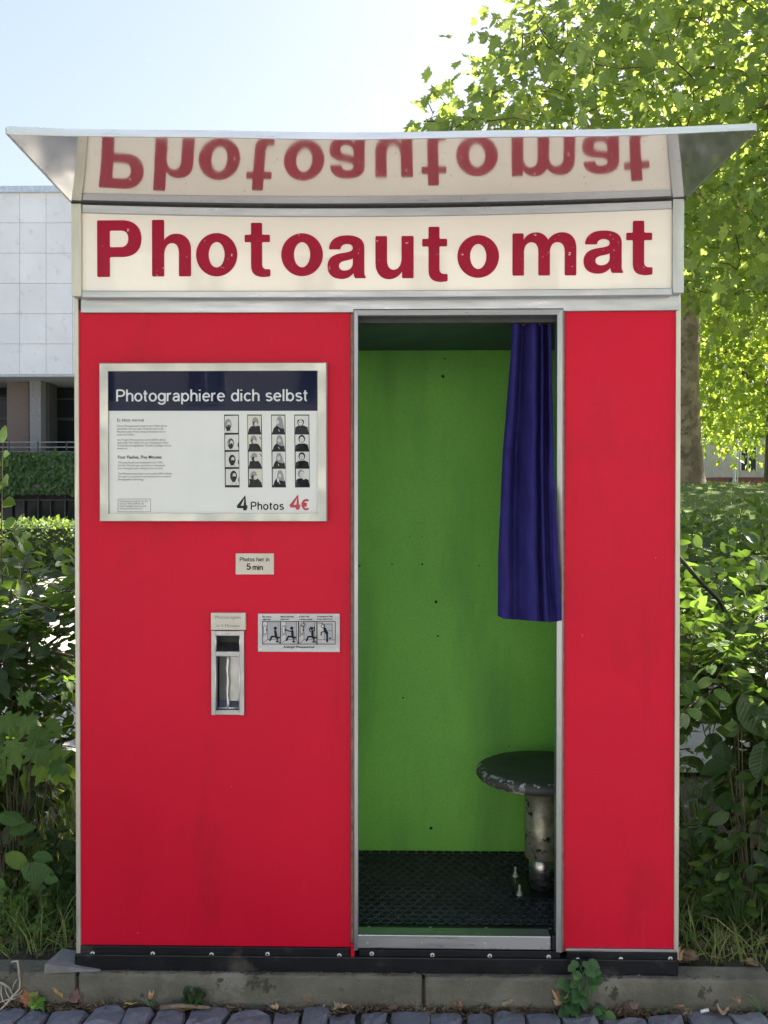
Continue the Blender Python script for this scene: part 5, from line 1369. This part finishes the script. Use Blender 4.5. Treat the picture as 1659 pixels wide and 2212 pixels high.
# ================================================================== trees
TRUNKM = mat('plane_bark', (.13, .105, .075), .9, 0, .3, 6, .6, 30, .01, col2=(.24, .20, .14), c2at=.5, wear=((.09, .075, .055), 9, .58))
def tree(label, root, trunk_top, r0, ells, nclu, per, leafsize, base, m, near=0, limbs=7, seed=1, group='trees behind the booth', spread=.34, bias=.55, trunkm=TRUNKM, twigseg=True, extra=()):
    g = np.random.default_rng(seed); rr = random.Random(seed)
    t = thing('tree', root, label, 'tree', group)
    root, tt = Vector(root), Vector(trunk_top)
    pts = [root + Vector((0, 0, -.15)), root + Vector((0, 0, .12)), root.lerp(tt, .15), root.lerp(tt, .4) + Vector((rr.uniform(-.06, .06), 0, 0)), root.lerp(tt, .7) + Vector((rr.uniform(-.08, .08), 0, 0)), tt]
    S = Soup().add(tube(pts, [r0 * 1.5, r0 * 1.22, r0 * 1.02, r0 * .92, r0 * .8, r0 * .66], 16, False))
    # cluster centres in the crown volume, denser towards the outside
    C = []
    vol = np.array([e[6] if len(e) > 6 else e[3] * e[4] * e[5] for e in ells]); vol = vol / vol.sum()
    for e, vf in zip(ells, vol):
        k = int(nclu * vf); d = unit(g.normal(0, 1, (k, 3))); rad = g.random(k) ** (1 / 3 * bias) 
        C.append(np.array(e[:3]) + d * rad[:, None] * np.array(e[3:6]))
    C = np.concatenate(C); C = C[C[:, 2] > root.z + 1.0]
    if len(extra): C = np.concatenate([C, np.array(extra)])
    # limbs toward spread targets
    nodes = []; SL = []
    tg = []
    for i in range(limbs):
        e = ells[i % len(ells)]; a = 6.283 * i / limbs + rr.uniform(-.3, .3)
        tg.append(Vector(e[:3]) + Vector((math.cos(a) * e[3] * .8, math.sin(a) * e[4] * .8, rr.uniform(-.5, .5) * e[5])))
    for q in tg:
        st = root.lerp(tt, rr.uniform(.78, 1)); pl = []
        for k in range(9):
            u = k / 8; p = st.lerp(q, u) + Vector((0, 0, .14 * (q - st).length * math.sin(u * 3.14))) + Vector((rr.gauss(0, .10), rr.gauss(0, .10), rr.gauss(0, .08))) * u
            pl.append(p); nodes.append(p)
        S.add(tube(pl, [r0 * (.5 * (1 - u / 8.6) + .03) for u in range(9)], 8, False))
        for k in range(2, 9):
            e2 = pl[k] + Vector((rr.gauss(0, 1), rr.gauss(0, 1), rr.gauss(.1, .6))).normalized() * rr.uniform(.6, 1.6)
            mid = pl[k].lerp(e2, .5) + Vector((0, 0, .12)); SL.append([pl[k], mid, e2]); nodes += [mid, e2]
    for pl in SL: S.add(tube(pl, [r0 * .11, r0 * .075, r0 * .03], 6, False))
    S.build('trunk', trunkm, t, True)
    N = np.array([tuple(p) for p in nodes])
    TW = Soup(); pos = []; fw = []; nm = []; sz = []
    d0 = np.sqrt(((C[:, None] - N[None]) ** 2).sum(2)).min(1); C = C[np.argsort(d0)]
    Nn = np.zeros((len(N) + len(C), 3)); Nn[:len(N)] = N; cnt = len(N)
    for c in C:
        i = int(np.argmin(((Nn[:cnt] - c) ** 2).sum(1))); nb = Nn[i].copy()
        if twigseg:
            mid = (c + nb) / 2 + g.normal(0, .05, 3); TW.add(tube([nb, mid, c], [.006, .005, .003], 3, False))
        Nn[cnt] = c; cnt += 1
        ax = unit(c - nb)
        k = per; spr = spread
        if len(extra) and np.abs(np.array(extra) - c).sum(1).min() < 1e-6: k = 5; spr = .07
        p = c + np.clip(g.normal(0, spr, (k, 3)), -1.5 * spr, 1.5 * spr) * [1, 1, .75]
        f = unit(p - c) * .7 + g.normal(0, .5, (k, 3)); f[:, 2] -= .55
        pos.append(p); fw.append(f); nm.append(g.normal(0, .55, (k, 3)) + [0, -.15, .8]); sz.append(leafsize * g.uniform(.45, 1.2, k))
    if twigseg: TW.build('twig', BARK, t)['kind'] = 'stuff'
    pos = np.concatenate(pos); fr = frames(np.concatenate(fw), np.concatenate(nm)); sz = np.concatenate(sz)
    if near: foliage(t, base, pos, fr, sz, m, near, alts=[leaf_lobed(), leaf_lobed(1.6), leaf_lobed(.5)])
    else:
        o = leaf_mass('crown', base, pos, fr, sz, m, t)
        o['kind'] = 'stuff'
    return t
TX = (1468 - 871) / FPX * 13.2
gz = float(ground_z(TX, 10.85))
sprig = [tuple(px(x, y, 4.6)) for x, y in ((922, 215), (915, 262), (938, 240), (955, 262), (985, 275), (972, 285), (1005, 268), (1030, 265))]
tree('large plane tree whose leafy branches hang over the right end of the booth', (TX, 10.85, gz), (TX - .1, 10.3, 5.2), .25,
     [(3.6, 5.6, 4.35, 3.1, 2.5, 1.45, 830), (4.6, 6.4, 6.2, 3.0, 2.7, 2.0, 600), (4.0, 4.3, 3.35, 1.85, 1.3, .75, 80), (9.3, 10.0, 6.6, 3.2, 3.2, 2.2, 300)], 1810, 13, .135, LOBE, PLANE, 300, 9, 3, spread=.24, extra=sprig)  # last crown lobe lies out of view, placed to shade the lawn
gz = float(ground_z(8.2, 15.5))
tree('sunlit yellow-green tree standing behind the plane tree', (8.4, 15.8, gz), (8.2, 15.5, 5.2), .22, [(7.2, 15.0, 4.9, 4.2, 3.2, 2.2), (8.6, 16, 7.2, 4.5, 3.6, 2.6)], 1700, 12, .17, LOBE, PLANE2, 0, 8, 5, spread=.36)
gz = float(ground_z(12.7, 27))
tree('dark-trunked tree at the far right behind the lawn', (11.35, 27, gz), (11.3, 27, 5.0), .20, [(10.6, 26.5, 5.4, 4.0, 3.0, 2.2), (12, 27.5, 8, 4.5, 3.5, 3.2)], 1100, 12, .22, DIAM, PLANE2, 0, 7, 6, spread=.42, trunkm=BARK)
gz = float(ground_z(17.5, 48))
tree('distant tree filling the gap above the beige house', (20.5, 48, gz), (20.5, 48, 9), .3, [(18, 47, 10.0, 9, 5, 6.2)], 1100, 12, .36, DIAM, PLANE2, 0, 6, 8, spread=.8, twigseg=False)

# ================================================================== left background
# clipped hedge across the path
def clipped_hedge():
    t = thing('hedge', (-7, 13.3, GZ), 'low clipped hedge across the path in front of the pale building', 'hedge')
    g = np.random.default_rng(11); k = 15500
    X = g.uniform(-20, -1.8, k); s = g.random(k)
    Y = np.where(s < .45, 12.85 + g.normal(0, .05, k), g.uniform(12.85, 13.9, k)); Z = np.where(s < .45, g.uniform(GZ + .02, .90, k), 0.90 + g.normal(0, .035, k))
    pos = np.stack([X, Y, Z], 1); fr = frames(g.normal(0, 1, (k, 3)) + [0, -.4, .3], g.normal(0, .5, (k, 3)) + [0, -.5, .7])
    o = leaf_mass('leaf_mass', DIAM, pos, fr, g.uniform(.05, .10, k), BOXH, t); o['kind'] = 'stuff'
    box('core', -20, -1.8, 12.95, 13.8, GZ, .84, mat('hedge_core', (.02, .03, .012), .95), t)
clipped_hedge()

BY = 30.0
bl = thing('building', (-13, BY, GZ), 'pale stone-clad modern building with ivy terrace at left', 'building')
def vary(m, lo=.955, hi=1.02):
    t = m.node_tree; b = t.nodes['Principled BSDF']; src = b.inputs['Base Color'].links[0].from_socket
    oi = t.nodes.new('ShaderNodeObjectInfo'); f = maprange(t, oi.outputs['Random'], 0, 1, lo, hi)
    cb = t.nodes.new('ShaderNodeCombineColor')
    for i in range(3): t.links.new(f, cb.inputs[i])
    t.links.new(mixc(t, 1.0, src, cb.outputs[0], 'MULTIPLY'), b.inputs['Base Color']); return m
STONE = mat('travertine', (.72, .715, .75), .75, 0, .06, .9, .25, 12, .004, col2=(.60, .59, .62), c2at=.6)
vary(STONE)
def bx_(name, x0, y0, x1, y1, Ya, Yb_, m, parent=bl, bev=0):
    a, b, c, d = rect(x0, y0, x1, y1, Ya); return box(name, a, b, Ya, Yb_, c, d, m, parent, bev)
pw = 57.5; ph_ = 65.4
ucore = bx_('upper_wall', -800, 417, 640, 807, BY + .05, BY + 8, mat('joint_grey', (.22, .22, .24), .9), bl)
for i in range(-14, 9):
    for j in range(6):
        x0 = 42 + i * pw; y0 = 416 + j * ph_
        bx_('stone_panel', x0 + .35, y0 + .35, x0 + pw - .35, y0 + ph_ - .35, BY + random.uniform(-.006, .006), BY + .048, STONE, bl)
bx_('coping', -810, 402, 650, 415.5, BY - .12, BY + 8.1, mat('coping_metal', (.50, .54, .60), .4, .5), bl)
bx_('soffit', -800, 808, 640, 814, BY + .0, BY + 6, mat('soffit_grey', (.42, .43, .46), .8), bl)
BROWN = mat('brown_pillar', (.16, .125, .115), .85, 0, .2, 20, .3, 60); GREYC = mat('grey_concrete', (.21, .21, .22), .85, 0, .15, 10)
for k in (-3, -2, -1, 0, 1):
    dx = k * 230
    bx_('pillar', 15 + dx, 815, 62 + dx, 985, BY + 1.4, BY + 2.2, BROWN, bl)
    bx_('pillar', 64 + dx, 815, 88 + dx, 985, BY + 1.0, BY + 1.5, GREYC, bl)
    bx_('pillar', 88.5 + dx, 815, 106 + dx, 985, BY + 1.6, BY + 2.4, mat('dark_pillar', (.08, .075, .085), .8), bl)
GLASSD = mat('window_glass', (.02, .026, .028), .04, 0, .1, 1, spec=.22); FRD = mat('window_frame_dark', (.035, .035, .04), .5)
bx_('recess_wall', -800, 815, 640, 1118, BY + 3.2, BY + 3.5, mat('recess_dark', (.07, .065, .07), .8), bl)
for k in range(-13, 8):
    x0 = 118 + k * 66
    g1 = bx_('window', x0, 838, x0 + 64, 980, BY + 3.0, BY + 3.15, GLASSD, bl)
    for q in ((x0, 838, x0 + 4, 980), (x0 + 4.3, 902, x0 + 64, 908), (x0 + 4.3, 860, x0 + 64, 863)): bx_('frame', *q, BY + 2.9, BY + 3.05, FRD, g1)
bx_('terrace_wall', -800, 984, 640, 1068, BY + .2, BY + .6, GREYC, bl)
for yy in (955, 966, 976):
    a, b = px(-800, yy, BY + .3), px(640, yy, BY + .3); V, F = tube([a, b], .022, 6); pyd('rail', V, F, mat('rail_steel', (.35, .36, .37), .4, .7), bl)
for k in range(-14, 10):
    a, b = px(144 + k * 62, 984, BY + .3), px(144 + k * 62, 953, BY + .3); V, F = tube([a, b], .03, 6); pyd('rail_post', V, F, FRD, bl)
bx_('lower_wall', -800, 1068, 640, 1180, BY + .9, BY + 1.2, mat('lower_dark', (.05, .05, .055), .7), bl)
for k in range(-13, 9):
    x0 = 24 + k * 58
    g1 = bx_('window', x0 + 1, 1078, x0 + 56, 1150, BY + .7, BY + .8, GLASSD, bl)
    for q in ((x0 - 1.5, 1070, x0 + 1.5, 1150), (x0 + 2, 1078, x0 + 56, 1081.5), (x0 + 26, 1082, x0 + 28.5, 1150)): bx_('frame', *q, BY + .55, BY + .68, FRD, g1)
# ivy on the terrace wall
iv = thing('ivy', (-13, BY, 1.5), 'green ivy covering the terrace wall of the pale building', 'ivy')
g = np.random.default_rng(21); k = 23000
A, B = px(-800, 980, BY), px(640, 1068, BY)
X = g.uniform(A.x, B.x, k); Zr = g.random(k); hang = .5 + .5 * np.sin(X * 1.3) * np.sin(X * .57 + 1)
keepm = Zr > (.18 * hang); hole = (np.sin(X * 2.1 + 3) * np.sin(Zr * 7 + X) > .86)
ok = keepm & ~hole; X, Zr = X[ok], Zr[ok]; k = len(X)
pos = np.stack([X, BY + .14 - g.random(k) * .12, B.z + (A.z - B.z) * (Zr * 1.05)], 1)
o = leaf_mass('leaf_mass', HORN, pos, frames(g.normal(0, .5, (k, 3)) + [0, -.25, -1], g.normal(0, .35, (k, 3)) + [0, -1, .35]), g.uniform(.12, .22, k), IVY, iv); o['kind'] = 'stuff'

# ================================================================== right background
rb = thing('building', (20, 88, 2.2), 'beige house with red brick plinth beyond the lawn at right', 'building')
RY = 84.0
WALLB = mat('house_render', (.46, .39, .32), .9, 0, .1, 2, .3, 20); BRICKB = mat('brick_plinth', (.20, .075, .06), .9, 0, .25, 3)
bx_('wall', 1540, 700, 2100, 1031, RY, RY + 10, WALLB, rb)
bx_('plinth', 1539, 1031.5, 2101, 1075, RY - .05, RY + 10.05, BRICKB, rb)
ROOFM = mat('roof_tile', (.17, .07, .05), .85, 0, .3, 5)
a, b, c, d = rect(1525, 640, 2115, 699, RY); zr_ = d
pyd('roof', [(a, RY - .6, c), (b, RY - .6, c), (b, RY + 10.6, c), (a, RY + 10.6, c), (a + 2, RY + 5, c + 4), (b - 2, RY + 5, c + 4)], [(0, 1, 5, 4), (2, 3, 4, 5), (1, 2, 5), (3, 0, 4), (3, 2, 1, 0)], ROOFM, rb)
for k in range(4):
    for yy in (966, 860):
        x0 = 1600 + k * 95
        wn = bx_('window', x0, yy, x0 + 34, yy + 50, RY - .03, RY - .005, GLASSD, rb)
        for q in ((x0 - 1.5, yy - 1.5, x0 + 1.5, yy + 51), (x0 + 15, yy + .5, x0 + 17, yy + 50), (x0 + 33, yy - 1.5, x0 + 35.5, yy + 51)): bx_('frame', *q, RY - .09, RY - .035, mat('frame_white', (.6, .6, .6), .5), wn)
bx_('cellar_window', 1576, 1034, 1594, 1048, RY - .12, RY - .06, FRD, rb)
# street lamp in front of it
LY_ = 70.0
p = px(1586, 1052, LY_); lp = thing('street_lamp', p, 'old style street lamp on the lawn before the beige house', 'street lamp')
topz = px(1586, 964, LY_).z; H_ = topz - p.z
LAMPM = mat('lamp_grey', (.30, .31, .31), .5, .4); 
V, F = lathe([(.14, p.z - .3), (.14, p.z + .5), (.09, p.z + .6), (.065, p.z + H_ * .72), (.10, p.z + H_ * .74)], p.x, LY_, 12); pyd('post', V, F, LAMPM, lp, True)
V, F = lathe([(.10, p.z + H_ * .74), (.30, p.z + H_ * .9), (.30, p.z + H_ * .91)], p.x, LY_, 12); pyd('glass', V, F, mat('lamp_glass', (.55, .56, .56), .2), lp, True)
V, F = lathe([(.36, p.z + H_ * .91), (.30, p.z + H_ * .95), (.1, p.z + H_), (.02, p.z + H_ * 1.01)], p.x, LY_, 12); pyd('cap', V, F, LAMPM, lp, True)
p2 = px(1593, 1050, LY_ + 2)
V, F = tube([(p2.x, LY_ + 2, p2.z - .3), (p2.x, LY_ + 2, p2.z + 4)], .06, 8); tag(pyd('sign_pole', V, F, LAMPM, None, True), 'thin grey pole just right of the street lamp', 'pole')

# ================================================================== across the street (unseen house sized and toned to light the booth front; trees for reflections)
FC = mat('facade_cream', (.60, .59, .57), .9, 0, .08, 1, .2, 10)
fb = thing('building', (0, -30, -.1), 'unseen cream house across the street, sized to light the booth front', 'building')
box('wall', -24, 22, -40, -30, -.1, 10.6, FC, fb)
box('roof', -24.5, 22.5, -40.5, -29.5, 10.61, 11.0, ROOFM, fb)
box('plinth', -24.02, 22.02, -40.02, -29.95, -.1, .7, GREYC, fb)
for fl in range(3):
    for k in range(12):
        x0 = -22.6 + k * 3.8; z0 = 1.5 + fl * 3.2
        wn = box('window', x0, x0 + 1.3, -30.0, -29.985, z0, z0 + 1.8, GLASSD, fb)
        for q in ((x0 - .06, x0, z0 - .06, z0 + 1.86), (x0 + 1.3, x0 + 1.36, z0 - .06, z0 + 1.86), (x0, x0 + 1.3, z0 - .06, z0), (x0, x0 + 1.3, z0 + 1.8, z0 + 1.86), (x0 + .62, x0 + .68, z0, z0 + 1.8)):
            box('frame', q[0], q[1], -29.99, -29.94, q[2], q[3], WINK, wn)
tree('street tree across the road mirrored in the sign', (6.0, -11, -.1), (6.0, -11, 3.2), .16, [(6.0, -11, 4.6, 2.6, 2.4, 2.2)], 330, 10, .24, DIAM, PLANE, 0, 6, 31, group='trees across the street', spread=.35, trunkm=BARK)
tree('second street tree across the road mirrored in the sign', (-7.0, -11.5, -.1), (-7.0, -11.5, 3.2), .16, [(-7.0, -11.5, 4.8, 2.7, 2.4, 2.3)], 330, 10, .24, DIAM, PLANE, 0, 6, 32, group='trees across the street', spread=.35, trunkm=BARK)

# far wood that closes the horizon all round the park
g = np.random.default_rng(77); k = 26000
X = g.uniform(-190, 190, k); ridge = 9 + 2.5 * np.sin(X * .11) + 1.8 * np.sin(X * .31 + 1) + 1.2 * np.sin(X * .83 + 2)
Y = 128 + g.normal(0, 5, k) + 6 * np.sin(X * .05); Z = 1 + g.random(k) ** .75 * (ridge - 1)
wood = leaf_mass('far_wood', DIAM, np.stack([X, Y, Z], 1), frames(g.normal(0, 1, (k, 3)), g.normal(0, .6, (k, 3)) + [0, -.4, .7]), g.uniform(.8, 1.9, k), BOXH)
tag(wood, 'far line of trees closing the horizon', 'wood', kind='stuff')
